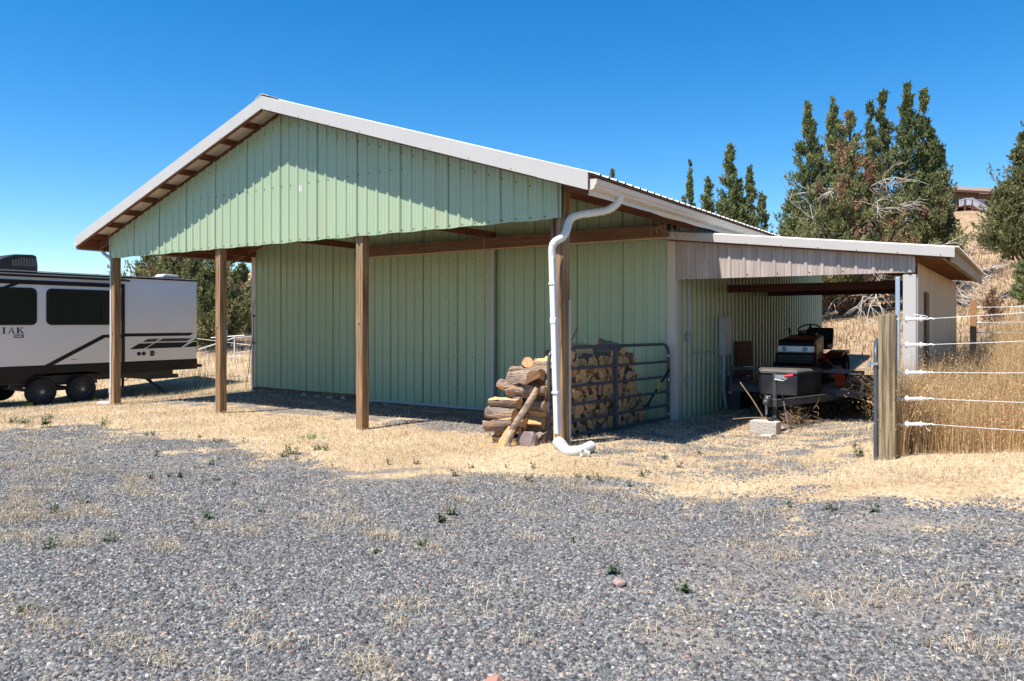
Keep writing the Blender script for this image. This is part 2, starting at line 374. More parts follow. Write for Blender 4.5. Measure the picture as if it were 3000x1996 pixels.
    l.new(noise(9, 8).outputs['Fac'], b2.inputs['Height']); l.new(b1.outputs[0], b2.inputs['Normal'])
    l.new(b2.outputs[0], b.inputs['Normal'])
    return m
gm.materials.append(ground_material())

# ------------------------------------------------------------------ the barn
BX0, BX1, DY, BY = -.06, 10.79, 3.49, 13.97          # wall lines, front wall, back wall
XR, ZPK, SL = 5.363, 5.262, .317                      # ridge
EL, ER, OV = -.592, 11.318, -.453                     # eaves and front overhang
def zr(x): return ZPK-SL*abs(x-XR)
barn = thing('pole_barn', 'green ribbed steel pole barn with white gabled roof and open porch on timber posts', 'barn', (XR, 7, 0))
def screws(mb, xs, zf, y, mi, r=.012):
    for x in xs:
        z = zf(x) if callable(zf) else zf
        mb.lathe([(0, r), (-.006, r*.8), (-.008, 0.001)], (x, y, z), 'y', 6, mi)
PIT, PH = .2222, 5.316
SCREW = pmat('screw heads', (.07, .08, .06), None, 5, rough=.5)
def gx_list(a, b): return [PH+.055+PIT*k for k in range(-30, 40) if a < PH+.055+PIT*k < b]
# gable front, hung on the posts
mb = MB(); yg = -.05
def Pg(a, h): return (a, yg-h, 2.928+.006*math.sin(a*9))
def Qg(a, h): return (a, yg-h, zr(a)-.205)
mb.ribs(-.023, XR, PIT, PH, .019, Pg, Qg); mb.ribs(XR, 10.72, PIT, PH, .019, Pg, Qg)
screws(mb, gx_list(-.02, 10.7), 2.965, yg-.001, 1); screws(mb, gx_list(2.6, 8.1), 3.86, yg-.001, 1)
screws(mb, gx_list(.3, 10.4), lambda x: zr(x)-.33, yg-.001, 1)
def seams(mb, k0, k1, off, y, zb, zt):
    for k in range(k0, k1):
        x = PH+off+PIT*4*k+.036; mb.box(x, y-.0045, zb(x), x+.007, y-.001, zt(x), 1)
seams(mb, -6, 7, 0, yg, lambda x: 2.935, lambda x: zr(x)-.21)
gp = mb.build('gable_panel', [GREEN, SCREW], barn)
mb = MB(); mb.prism([(5.81, 3.74), (5.85, 3.72), (5.865, 3.78), (5.85, 3.86), (5.825, 3.88), (5.805, 3.8)], 'y', -.0505, -.054); mb.build('bare_patch', INSUL, gp)
# front wall behind the porch
mb = MB()
def Qw(a, h): return (a, DY-h, zr(a)-.2)
mb.ribs(.02, 3.78, PIT, PH+.05, .026, lambda a, h: (a, DY-h, .07-.01*a), Qw)
mb.ribs(3.78, XR, PIT, PH+.05, .026, lambda a, h: (a, DY-h, -.04), Qw)
mb.ribs(XR, 10.66, PIT, PH+.05, .026, lambda a, h: (a, DY-h, -.06), Qw)
for z in (.3, .95, 1.6, 2.1, 2.62): screws(mb, gx_list(.1, 3.7), z, DY-.001, 1)
for z in (.3, .9, 1.5, 2.1, 2.7, 3.3): screws(mb, gx_list(7.4, 10.6), z, DY-.001, 1)
screws(mb, gx_list(2.4, 8.4), 3.35, DY-.001, 1)
seams(mb, -5, 6, .05, DY, lambda x: .08 if x < 3.7 else -.02, lambda x: zr(x)-.25)
fw = mb.build('front_wall', [GREEN, SCREW], barn)
MB().box(.0, DY-.03, -.25, 3.76, DY+.02, .055).build('skirt_board', wood('old skirt board', (.2, .1, .06), (.12, .06, .035), 'x'), fw)
# sliding door with pale edge trims
sd = MB(); yd = 3.4
sd.ribs(3.74, 7.165, PIT, PH+.1, .026, lambda a, h: (a, yd-h, -.005), lambda a, h: (a, yd-h, 3.02))
for z in (.35, .95, 1.6, 2.1, 2.5, 2.85): screws(sd, gx_list(3.8, 7.1), z, yd-.001, 1)
seams(sd, -1, 2, .1, yd, lambda x: .01, lambda x: 3.0)
sdo = sd.build('sliding_door', [GREEN, SCREW], barn)
MB().box(3.74, yd-.028, -.055, 7.15, yd+.03, -.006).build('bottom_trim', WHITE, sdo, .003)
MB().box(7.15, yd-.03, -.09, 7.215, yd+.045, 3.02).build('edge_trim', WHITE, sdo, .004)
# track beam over the door
tb = MB().box(3.62, 3.29, 3.012, 10.74, 3.33, 3.212).build('track_beam', BEAMX, barn, .004)
MB().box(3.64, 3.3, 2.985, 10.72, 3.392, 3.01).build('track_board', BEAML, tb, .003)  # pale lumber; bounce light on the underside is put into its tone
MB().box(3.62, 3.334, 3.15, 10.74, 3.46, 3.2).build('track_cover', BEAMX, tb)
# other walls
mb = MB(); mb.ribs(DY+.02, BY, PIT, .1, .028, lambda a, h: (BX1+h, a, G(11.1, a)-.12), lambda a, h: (BX1+h, a, zr(BX1)-.22))
mb.build('side_wall', GREEN, barn)
mb = MB(); mb.ribs(DY+.02, BY, PIT, .1, .02, lambda a, h: (BX0-h, a, -.4), lambda a, h: (BX0-h, a, zr(BX0)-.22)); mb.build('side_wall', GREEN, barn)
mb = MB(); mb.ribs(BX0, BX1, PIT, .1, .02, lambda a, h: (a, BY+h, -.3), lambda a, h: (a, BY+h, zr(a)-.2)); mb.build('back_wall', GREEN, barn)
UPW = pmat('steel with painted sky reflection', (.5, .53, .56), (.44, .47, .5), 3, rough=.4)  # sky reflection on the upper side wall, put into the colour
mb = MB(); mb.ribs(DY+.15, BY, PIT/2, .1, .018, lambda a, h: (BX1+.024+h, a, 3.0), lambda a, h: (BX1+.024+h, a, zr(BX1)-.2), minor=0); mb.build('sky_reflection_panel', UPW, barn)
# corner trims
mb = MB(); mb.box(10.66, DY-.028, -.09, 10.805, DY-.003, 3.0); mb.box(10.797, DY-.003, -.09, 10.825, DY+.15, 3.0); mb.build('corner_trim', TRIM, barn, .004)
MB().box(10.6, DY-.03, 3.22, 10.82, DY-.004, 3.36).build('corner_flashing', TRIM, barn, .004)
MB().box(10.742, 3.3, 3.1, 10.82, 3.32, 3.15).build('beam_end_flashing', TRIM, barn, .004)
mb = MB(); mb.box(-.12, DY-.028, -.05, .035, DY-.003, 3.36); mb.box(-.12, DY, -.05, -.085, DY+.14, 3.36); ct = mb.build('corner_trim', TRIM, barn, .004)
# roof: ribbed sheets on purlins
for sgn, xe, nm in ((-1, EL-.03, 'roof_panel'), (1, ER+.05, 'roof_panel')):
    mb = MB()
    mb.ribs(OV+.03, BY+.4, PIT, .0, .022, lambda a, h: (XR, a, ZPK+.004+h), lambda a, h: (xe, a, zr(xe)+.004+h))
    mb.ribs(OV+.03, BY+.4, 20, .0, .02, lambda a, h: (XR, a, ZPK-.012), lambda a, h: (xe, a, zr(xe)-.012), mi=1, minor=0)
    mb.build(nm, [ROOFM, SOFFIT], barn)
mb = MB(); mb.prism([(XR-.17, zr(XR-.17)+.028), (XR, ZPK+.035), (XR+.17, zr(XR+.17)+.028), (XR+.17, zr(XR+.17)+.038), (XR, ZPK+.048), (XR-.17, zr(XR-.17)+.038)], 'y', OV+.01, BY+.4); mb.build('ridge_cap', ROOFM, barn)
# rake fascia (white) with brown boards behind
def slope_board(name, mat, x0, x1, zt, zb, y0, y1, parent=None, bevel=0.):
    mb = MB(); mb.prism([(x0, zr(x0)+zb), (x1, zr(x1)+zb), (x1, zr(x1)+zt), (x0, zr(x0)+zt)], 'y', y0, y1)
    if name == 'rake_fascia':
        for k in range(9):
            x = x0+.25+k*.66; mb.lathe([(0, .008), (-.006, .006), (-.008, .001)], (x, y0, zr(x)-.18), 'y', 6, 1)
        mat = [mat, SCREW]
    return mb.build(name, mat, parent or barn, bevel)
f1 = slope_board('rake_fascia', WHITE, EL, XR-.003, .006, -.206, OV, OV+.02, bevel=.003)
f2 = slope_board('rake_fascia', WHITE, XR, ER, .006, -.206, OV-.003, OV+.02, bevel=.003)
for f, x0, x1 in ((f1, EL, XR-.01), (f2, XR+.01, ER)): slope_board('rake_board', REDX, x0+.03, x1-.03, -.03, -.222, OV+.022, OV+.06, f)
slope_board('fascia_lap', WHITE, 10.62, 11.322, .008, -.208, OV-.009, OV-.004, f2)
# purlins and rafters
for sx in (-1, 1):
    for k in range(10):
        x = XR+sx*(.12+k*.62)
        if x < EL+.05 or x > ER-.05: continue
        mb = MB(); mb.prism([(x-.02, zr(x)-.115), (x+.02, zr(x)-.115), (x+.02, zr(x)-.02), (x-.02, zr(x)-.02)], 'y', OV+.06, BY); mb.build('purlin', REDW, barn)
    x = EL+.035 if sx < 0 else ER-.035
    MB().box(x-.02, OV+.061, zr(x)-(.25 if sx < 0 else .2), x+.02, BY, zr(x)-.02).build('eave_board', REDW, barn)
for y in (-.025, 3.2, 6.8, 10.4):
    for x0, x1 in ((EL+.1, XR), (XR, ER-.1)): slope_board('rafter', REDX, x0, x1, -.117, -.34 if y > 0 else -.27, y, y+.04)
for x in (.05, 3.63, 7.19):     # joists carrying the porch ceiling
    MB().box(x-.02, .145, 3.2, x+.02, 3.44, 3.33).build('porch_joist', REDW, barn)
MB().box(.1, .09, 2.98, 10.6, .13, 3.13).build('porch_header', REDX, barn)
# timber posts
zb = [-.16, -.08, -.09, -.02]; pst = []
for i in range(4):
    x = i*3.556
    mb = MB().box(x-.07, 0, zb[i], x+.07, .14, 2.99 if i < 3 else zr(x)-.12)
    p = mb.build('porch_post', POSTW, barn, .006); pst.append(p)
    if i == 3:
        MB().box(x-.105, -.045, 2.55, x-.072, .09, 3.07).build('post_block', BEAMX, p, .004)
        MB().box(x-.112, .03, .1, x-.073, .1, 2.2).build('nailed_board', BEAML, p, .004)
        MB().box(x+.072, .1, .05, x+.085, .14, 1.9).build('side_strip', TRIM, p)
    else:
        z = (1.41, 1.55, 1.62)[i]
        MB().ball((x-.01, -.012, z), .016, 8, 0, (1, .6, 1.4)).build('eye_bolt', STEEL, p)
# gutters
def gutter(xe, sgn):
    z = zr(xe)-.083; prof = [(0, 0), (.03, 0), (.065, .02), (.07, .045), (.09, .065), (.098, .115), (.102, .115), (.102, .12), (.0, .125)]
    mb = MB(); mb.prism([(xe+sgn*(.006+px), z-.12+pz) for px, pz in prof], 'y', OV+.03, BY+.3)
    g = mb.build('gutter', GUTTER, barn, ang=20)
    mb = MB(); 
    ys = np.linspace(OV+.02, BY+.2, 60); vs = []
    for y in ys:
        w = .012*math.sin(y*2.3)+.018*math.sin(y*5.3+1)*(1 if 1 < y < 4 else .2)
        vs += [(xe+sgn*(.004), y, z-.1), (xe+sgn*(.012+w*.5), y, z-.155), (xe+sgn*(.002+w), y, z-.18)]
    mb.add(vs, [(3*i+j, 3*i+j+1, 3*i+j+4, 3*i+j+3) for i in range(59) for j in range(2)])
    mb.build('eave_fascia', GUTTER, barn, ang=60)
    return g
gut = gutter(ER, 1); gutl = gutter(EL, -1)
# downspouts
def smoothpath(P, k=5):
    P = [Vector(p) for p in P]; out = []
    for i in range(len(P)-1):
        a, b, c, d = P[max(i-1, 0)], P[i], P[i+1], P[min(i+2, len(P)-1)]
        for j in range(k):
            t = j/k; out.append(.5*((2*b)+(c-a)*t+(2*a-5*b+4*c-d)*t*t+(3*b-a-3*c+d)*t**3))
    return out+[P[-1]]
up = [(11.37, .3, 3.2), (11.33, .28, 3.1), (11.2, .24, 3.02), (10.93, .1, 2.975), (10.835, .02, 2.93), (10.805, -.02, 2.85), (10.8, -.06, 2.75), (10.77, -.1, 2.68), (10.69, -.15, 2.62), (10.66, -.17, 2.54), (10.662, -.17, 2.42)]
sp_ = smoothpath(up, 7); rs = [.046+(.0065 if (i % 2 and (2 < i < 21 or 24 < i < 60)) else 0) for i in range(len(sp_))]
ds = MB().tube(sp_, rs, 12).build('downspout', DOWNM, barn, ang=50)
mb = MB(); mb.beam((10.665, -.17, 2.44), (10.735, -.16, .235), .07, .09, 0, (0, 1, 0)); mb.build('straight_pipe', DOWNM, ds, .012)
mb = MB(); mb.beam((10.691, -.167, 1.68), (10.694, -.167, 1.6), .084, .1, 0, (0, 1, 0)); mb.build('pipe_joint', DOWNM, ds, .01)
for z in (2.1, .75): MB().box(10.627+.033*(2.4-z), -.222, z-.012, 10.712+.033*(2.4-z), -.12, z+.012).build('pipe_strap', DOWNM, ds, .003)
lp = smoothpath([(-.62, .12, 3.2), (-.6, .12, 3.1), (-.52, .12, 3.05), (-.33, .1, 2.98), (-.2, .09, 2.9), (-.12, .05, 2.8), (-.12, .05, 2.6), (-.12, .05, .3)], 5)
dl = MB().tube(lp, .036, 10).build('downspout', DOWNM, barn)
mb = MB(); mb.tube(smoothpath([(-.12, .05, .32), (-.12, .05, .02), (-.14, .05, -.04), (-.22, .05, -.06), (-.62, .05, -.09)], 5), .05, 12); mb.tube([(-.12, .05, .28), (-.12, .05, .16)], .058, 12); mb.build('outlet_pipe', PVC, dl)
# small bits: pull cord by the door, cable at the corner, old swallow nests
MB().tube([(7.12, 3.2, 3.3), (7.12, 3.22, 2.6), (7.115, 3.23, 1.72)], .006, 5).build('pull_cord', wood('cord', (.5, .38, .25), (.4, .3, .2)), barn)
mb = MB(); mb.tube(smoothpath([(.06, 3.42, 2.15), (.02, 3.4, 1.9), (.03, 3.41, 1.6), (.05, 3.4, 1.2), (.02, 3.41, .8), (.04, 3.4, .3), (.02, 3.41, .02)], 4), .007, 5)
mb.tube(smoothpath([(.05, 3.41, 1.3), (-.06, 3.4, 1.0), (-.1, 3.38, .5), (-.14, 3.3, .02)], 4), .007, 5)
for z in (1.78, 1.12, .02): mb.ball((.04, 3.41, z), .035, 6, 0, (1.3, .7, .8))
mb.build('cable', BLACK, barn)
for k, (y, z) in enumerate(((.6, 3.05), (2.2, 3.04), (2.7, 3.03))):
    mb = MB(); mb.box(10.95, y, z, 11.03, y+.05, z+.1)
    for q in range(9): mb.tube([(11+random.uniform(-.05, .05), y+random.uniform(-.05, .1), z+.1), (11+random.uniform(-.12, .12), y+random.uniform(-.1, .15), z+random.uniform(-.12, .03))], .006, 4, 1)
    mb.build('vent_clip', [BLACK, TWIG], barn)

# ------------------------------------------------------------------ lean-to
LX0, LX1, LY0, LY1 = 10.69, 14.755, 3.34, 10.61
def zl(x): return 3.101-(x-LX0)*(3.101-2.619)/(LX1-LX0)
lean = thing('lean_to_shed', 'open-fronted lean-to with pale roof and brownish ribbed translucent front panel', 'lean-to', (12.5, 6.8, 0))
mb = MB(); mb.prism([(LX0, zl(LX0)-.125), (LX1, zl(LX1)-.137), (LX1, zl(LX1)), (LX0, zl(LX0))], 'y', LY0, LY0+.02)
for k in range(8):
    x = 10.95+k*.52; mb.lathe([(0, .008), (-.006, .006), (-.008, .001)], (x, LY0, zl(x)-.115), 'y', 6, 1)
lf = mb.build('front_fascia', [WHITE, SCREW], lean, .003)
mb = MB(); mb.prism([(LX0+.02, zl(LX0)-.15), (LX1-.1, zl(LX1-.1)-.15), (LX1-.1, zl(LX1-.1)-.02), (LX0+.02, zl(LX0)-.02)], 'y', LY0+.022, LY0+.06); mb.build('fascia_board', REDX, lf)
mb = MB()
mb.ribs(LY0+.03, LY1, PIT/2, .1, .018, lambda a, h: (LX0+.1, a, zl(LX0+.1)+.002+h), lambda a, h: (LX1+.04, a, zl(LX1+.04)+.002+h), minor=0)
mb.ribs(LY0+.03, LY1, 30, .1, .0, lambda a, h: (LX0+.1, a, zl(LX0+.1)-.01), lambda a, h: (LX1+.04, a, zl(LX1+.04)-.01), mi=1, minor=0)
mb.build('roof_panel', [ROOFM, SOFFIT], lean)
mb = MB(); mb.ribs(10.835, 14.275, .229, 11.006, .018, lambda a, h: (a, 3.46-h, 2.318-.003*(a-10.8)), lambda a, h: (a, 3.46-h, zl(a)-.1), minor=.006)
screws(mb, [11.006+.229*k+.05 for k in range(0, 14, 2)], 2.36, 3.459, 1); mb.build('front_panel', [CLEAR, SCREW], lean)
for k in range(9):
    y = 3.7+k*.82; mb = MB(); mb.prism([(10.84, zl(10.84)-.16), (14.6, zl(14.6)-.16), (14.6, zl(14.6)-.022), (10.84, zl(10.84)-.022)], 'y', y, y+.04); mb.build('rafter', ORNGW, lean)
MB().box(14.61, LY0+.1, zl(14.63)-.17, 14.65, LY1-.05, zl(14.63)-.022).build('eave_board', GREYW, lean, .004)
MB().box(14.7, LY0+.06, zl(14.72)-.2, 14.735, LY1-.02, zl(14.72)-.03).build('outer_eave_board', GREYW, lean, .004)
MB().box(14.19, 3.6, 2.26, 14.27, 10.1, 2.4).build('wall_header', ORNGW, lean)
mb = MB(); mb.ribs(3.64, 10.107, PIT/2, .05, .016, lambda a, h: (14.285+h, a, G(14.3, a)-.05), lambda a, h: (14.285+h, a, 2.44), minor=0); sw = mb.build('side_wall', CREAMW, lean)
MB().box(14.305, 4.25, .15, 14.335, 4.62, 2.06).build('plywood_strip', BEAMX, sw)
MB().box(14.13, 3.5, -.05, 14.27, 3.64, 2.45).build('corner_post', POSTW, lean, .005)
mb = MB(); mb.box(14.125, 3.462, .1, 14.285, 3.488, 2.28); mb.box(14.276, 3.488, .1, 14.302, 3.63, 2.28); mb.build('corner_trim', WHITE, lean, .003)
mb = MB(); mb.box(14.03, 3.47, .05, 14.085, 3.53, 2.25); mb.build('door_channel', pmat('blue grey channel', (.36, .45, .55), None, 5, rough=.35, metal=.3), lean, .004)
for y, z in ((6.0, 2.26), (8.7, 2.27)): MB().box(10.82, y, z-.07, 14.2, y+.05, z+.07).build('tie_beam', wood('dark tie beam', (.1, .03, .022), (.06, .02, .014), 'x'), lean)
MB().box(14.13, 10.0, .0, 14.27, 10.14, 2.45).build('back_post', POSTW, lean)
# ------------------------------------------------------------------ travel trailer
VX, VW, VY0, VY1 = -3.5, 2.44, -4.6, 4.2
van = thing('travel_trailer', 'white travel trailer with dark windows and slanted black stripes left of the barn', 'caravan', (VX-VW/2, .7, -.336))
def yz(pts, name, mat, t=.004, parent=None, x=VX, bevel=0):
    return MB().prism(pts, 'x', x-.01, x+t).build(name, mat, parent or van, bevel)
mb = MB()
c = [(VX-.0, .6), (VX, 2.72), (VX-.02, 2.77), (VX-.06, 2.79), (VX-VW/2, 2.83), (VX-VW+.06, 2.79), (VX-VW, 2.72), (VX-VW, .6)]
mb.prism([(x, z) for x, z in c], 'y', VY0, VY1); body = mb.build('body', VANW, van, .015)
WY = (.25, 1.17); WZ = -.336+.327
arch = [(VY0, .62), (VY0, .24), (-.25, .24), (-.05, .36), (.05, .42), (1.4, .42), (1.55, .33), (VY1+.01, .341), (VY1+.01, .62)]
mb = MB(); mb.prism(arch, 'x', VX-VW-.012, VX+.012); mb.build('skirt', BLACK, van, .01)
mb = MB(); mb.box(VX-VW+.3, VY0, .18, VX-.35, VY1-.5, .34); mb.box(VX-VW+.5, 3.0, .1, VX-.4, 3.9, .2); mb.build('chassis', DARKM, van)
MB().box(VX-.01, VY0, 2.745, VX+.02, VY1+.01, 2.79).build('roof_edge', BLACK, van, .008)
mb = MB(); mb.box(VX, VY0, 2.795, VX+.012, VY1, 2.815); mb.build('roof_flashing', WHITE, van)
mb = MB(); mb.tube([(VX+.05, VY0+.3, 2.695), (VX+.05, 2.15, 2.695)], .03, 10); mb.tube([(VX+.05, 2.15, 2.695), (VX+.05, 2.28, 2.68)], .022, 8); mb.tube([(VX+.05, 2.2, 2.69), (VX+.06, 2.42, 2.7)], .008, 6, 1); mb.build('awning', [BLACK, STEEL], van)
# slide-out surround
mb = MB(); mb.box(VX-.01, -3.2, 2.5, VX+.03, 2.165, 2.6); sl = mb.build('slide_frame', BLACK, van, .006)
MB().box(VX-.01, 2.085, .345, VX+.028, 2.165, 2.499).build('slide_side', BLACK, sl, .006)
yz([(-.62, 2.42), (-.45, 2.5), (-.28, 2.5), (-.4, 2.44), (-.5, 2.42)], 'roof_graphic', BLACK)
def rrect(y0, z0, y1, z1, r, k=5):
    out = []
    for cy, cz, a0 in ((y1-r, z1-r, 0), (y0+r, z1-r, 90), (y0+r, z0+r, 180), (y1-r, z0+r, 270)):
        for i in range(k+1):
            a = math.radians(a0+90*i/k); out.append((cy+r*math.cos(a), cz+r*math.sin(a)))
    return out
for y0, y1, mull in ((-1.75, .095, -.85), (.3, 2.07, 1.1)):
    w = MB(); n = 24
    A = rrect(y0, 1.56, y1, 2.42, .12); B = rrect(y0+.06, 1.62, y1-.06, 2.36, .07)
    n = len(A); vs = [(VX+.018, *p) for p in A]+[(VX+.018, *p) for p in B]+[(VX-.005, *p) for p in A]+[(VX+.004, *p) for p in B]
    fs = [(i, (i+1) % n, n+(i+1) % n, n+i) for i in range(n)]+[(i, (i+1) % n, 2*n+(i+1) % n, 2*n+i) for i in range(n)]+[(n+i, n+(i+1) % n, 3*n+(i+1) % n, 3*n+i) for i in range(n)]
    w.add(vs, fs); w.box(VX, mull-.02, 1.6, VX+.014, mull+.02, 2.38); wo = w.build('window', BLACK, van)
    MB().prism(B, 'x', VX+.001, VX+.006).build('pane', GLASS, wo)
# stripes
yz([(2.17, 1.34), (4.1, 1.34), (3.99, 1.26), (2.17, 1.26)], 'stripe', BLACK)
yz([(2.084, 1.316), (1.62, 1.316), (.27, .62), (.47, .62), (1.68, 1.24), (2.084, 1.24)], 'stripe', BLACK)
GREYST = pmat('dark grey vinyl', (.05, .05, .05), None, 3, rough=.35)
for pts, mt in (([(2.293, .932), (2.552, 1.074), (2.94, 1.076), (2.675, .938)], BLACK), ([(2.728, .937), (2.997, 1.084), (3.938, 1.081), (3.725, .944)], BLACK), ([(3.8, .948), (4.08, 1.085), (4.2, 1.085), (4.2, .948)], BLACK),
                ([(2.64, 1.109), (2.79, 1.191), (3.12, 1.192), (2.98, 1.112)], GREYST), ([(3.06, 1.113), (3.2, 1.195), (4.05, 1.19), (3.9, 1.113)], GREYST), ([(4.05, 1.113), (4.2, 1.19), (4.2, 1.113)], GREYST)):
    yz(pts, 'stripe', mt)
# lettering: I A K and a black box with S E
def letter(pols, y0, z0, w, h, name='letter', mat=BLACK, x=VX, par=None):
    mb = MB()
    for p in pols: mb.prism([(y0+q[0]*w, z0+q[1]*h) for q in p], 'x', x, x+.004)
    return mb.build(name, mat, par or van, smooth=False)
letter([[(.3, .08), (.7, .08), (.7, .92), (.3, .92)], [(0, 0), (1, 0), (1, .078), (0, .078)], [(0, .922), (1, .922), (1, 1), (0, 1)]], -.63, 1.37, .085, .135)
letter([[(.08, .08), (.16, .08), (.52, .9), (.45, 1)], [(.45, 1), (.52, .9), (.72, .08), (.93, .08), (.58, 1)], [(.27, .36), (.62, .36), (.6, .43), (.3, .43)], [(0, 0), (.28, 0), (.28, .078), (0, .078)], [(.62, 0), (1, 0), (1, .078), (.62, .078)]], -.505, 1.37, .14, .135)
letter([[(.1, .08), (.34, .08), (.34, .92), (.1, .92)], [(0, 0), (.44, 0), (.44, .078), (0, .078)], [(0, .922), (.44, .922), (.44, 1), (0, 1)], [(.341, .4), (.44, .5), (.86, .92), (.74, .92), (.341, .5)], [(.42, .52), (.52, .62), (.98, .08), (.72, .08)], [(.64, .922), (1, .922), (1, 1), (.64, 1)], [(.6, 0), (1, 0), (1, .078), (.6, .078)]], -.335, 1.37, .15, .135)
bx = yz([(-.39, 1.265), (-.182, 1.265), (-.18, 1.345), (-.388, 1.345)], 'badge', BLACK)
letter([[(0, 0), (1, 0), (1, .2), (0, .2)], [(0, .4), (1, .4), (1, .6), (0, .6)], [(0, .8), (1, .8), (1, 1), (0, 1)], [(0, .601), (.2, .601), (.2, .799), (0, .799)], [(.8, .201), (1, .201), (1, .399), (.8, .399)]], -.376, 1.28, .075, .05, 'badge_letter', VANW, VX+.003, bx)
letter([[(0, 0), (1, 0), (1, .2), (0, .2)], [(0, .4), (.9, .4), (.9, .6), (0, .6)], [(0, .8), (1, .8), (1, 1), (0, 1)], [(0, .201), (.25, .201), (.25, .399), (0, .399)], [(0, .601), (.25, .601), (.25, .799), (0, .799)]], -.285, 1.28, .085, .05, 'badge_letter', VANW, VX+.003, bx)
yz([(.86, .72), (1.0, .72), (1.0, .735), (.86, .735)], 'notice', REDP)
for y in (2.545, 2.675):
    MB().lathe([(-.01, .05), (.012, .05), (.018, .042), (.024, .038), (.026, .001)], (VX, y, .81), 'x', 16).build('filler_cap', BLACK, van)
MB().box(VX-.01, 2.85, .74, VX+.025, 2.96, .88).build('power_inlet', DARKM, van, .015)
yz([(2.97, .82), (3.06, .82), (3.06, .828), (2.97, .828)], 'notice', REDP)
MB().lathe([(-.01, .03), (.012, .03), (.016, .02), (.017, .001)], (VX+.012, 4.13, .45), 'x', 12).build('tail_light', pmat('dark red lens', (.2, .01, .008), None, 4, rough=.2), van)
MB().box(VX-VW+.05, VY1+.0, .38, VX-.02, VY1+.18, .46).build('bumper', BLACK, van, .01)
sp = MB().lathe([(.0, .3), (.02, .34), (.12, .34), (.16, .28), (.16, .001)], (VX-.55, VY1+.01, .8), 'y', 20).build('spare_wheel', RUBBER, van)
# roof gear
mb = MB(); y0 = .5
pts = [(y0, 2.83), (y0+.0, 3.02), (y0-.03, 3.235), (y0-.12, 3.26), (y0-.5, 3.245), (y0-.8, 3.14), (y0-.95, 3.0), (y0-.98, 2.83)]
mb.prism(pts, 'x', -5.1, -4.35); ac = mb.build('air_conditioner', BLACK, van, .03)
mb = MB()
for k in range(9): mb.box(-4.351, y0-.09-k*.06, 2.97, -4.343, y0-.055-k*.06, 3.17-max(0, k-5)*.02)
mb.build('grille', pmat('light slot', (.06, .06, .06), None, 5), ac)
mb = MB(); mb.box(-4.5, 3.5, 2.8, -4.0, 4.05, 2.88); mb.prism([(3.52, 2.881), (4.03, 2.881), (3.98, 2.94), (3.6, 2.955)], 'x', -4.46, -4.04, 1); mb.build('roof_vent', [DARKM, GREYM], van, .01)
mb = MB(); mb.tube([(-3.9, 2.73, 2.78), (-3.9, 2.73, 2.88)], .03, 10); mb.tube([(-3.9, 2.73, 2.88), (-3.9, 2.73, 2.92)], .05, 10); mb.build('vent_pipe', BLACK, van)
# wheels
TYRE = [(-.105, .21), (-.11, .25), (-.105, .3), (-.085, .322), (-.04, .327), (.04, .327), (.085, .322), (.105, .3), (.11, .25), (.105, .21)]
def wheel(parent, x, y, z, out=1, s=1., name='wheel', rimm=DARKM):
    mb = MB(); mb.lathe([(t*s, r*s) for t, r in TYRE], (x, y, z), 'x', 32)
    for k in range(32):
        a = 2*PI*(k+.5)/32
        mb.beam((x-.06*s, y+math.cos(a)*.327*s, z+math.sin(a)*.327*s), (x+.06*s, y+math.cos(a)*.327*s, z+math.sin(a)*.327*s), .03*s, .012*s, 0, (0, math.cos(a), math.sin(a)))
    w = mb.build(name, RUBBER, parent)
    mb = MB(); mb.lathe([(-.09*s*out, .212*s), (.08*s*out, .212*s), (.095*s*out, .2*s), (.085*s*out, .185*s), (.05*s*out, .17*s), (.045*s*out, .13*s), (.06*s*out, .1*s), (.06*s*out, .06*s), (.06*s*out, .001)], (x, y, z), 'x', 28)
    mb.lathe([(.06*s*out, .05*s), (.1*s*out, .045*s), (.105*s*out, .03*s), (.105*s*out, .001)], (x, y, z), 'x', 14, 1)
    for k in range(8):
        a = 2*PI*k/8; mb.ball((x+.05*s*out, y+math.cos(a)*.15*s, z+math.sin(a)*.15*s), .022*s, 6, 2, (.4, 1, 1))
    for k in range(6):
        a = 2*PI*k/6; mb.tube([(x+.06*s*out, y+math.cos(a)*.075*s, z+math.sin(a)*.075*s), (x+.085*s*out, y+math.cos(a)*.075*s, z+math.sin(a)*.075*s)], .009*s, 6, 1)
    mb.build('rim', [rimm, STEEL, BLACK], w)
    return w
for y in WY:
    wheel(van, VX-.16, y, WZ, 1); wheel(van, VX-VW+.16, y, WZ, -1)
mb = MB(); mb.tube([(VX-VW+.2, WY[0], WZ), (VX-.2, WY[0], WZ)], .045, 8); mb.tube([(VX-VW+.2, WY[1], WZ), (VX-.2, WY[1], WZ)], .045, 8)
for x in (VX-.45, VX-VW+.45): mb.box(x-.03, -.3, .1, x+.03, 1.7, .17); mb.box(x-.03, .3, -.03, x+.03, 1.1, .03)
mb.build('axle', DARKM, van)
for x, sx in ((VX-.5, 1), (VX-VW+.5, -1)):
    mb = MB(); zg = G(x, 3.3); mb.beam((x-.25*sx, 3.05, .2), (x+.32*sx, 3.35, zg+.02), .07, .05); mb.box(x+.26*sx-.06, 3.28, zg-.01, x+.26*sx+.14, 3.42, zg+.02); mb.beam((x-.35*sx, 3.3, .15), (x+.1*sx, 3.2, zg+.17), .04, .012, 1); mb.build('stabiliser_jack', [DARKM, YELL], van)
for x, y in ((VX-.1, -.12), (VX-.1, 1.55)):
    z = G(x, y); c_ = MB().prism([(y-.13, z-.01), (y+.13, z-.01), (y+.13*(1 if y < 0 else -1), z+.1)], 'x', x-.1, x+.1).build('wheel_chock', YELL)
    tag(c_, 'yellow wheel chock on the ground ahead of the front tyre of the travel trailer' if y < 0 else 'yellow wheel chock on the ground behind the rear tyre of the travel trailer', 'wheel chock', 'wheel chocks at the travel trailer')

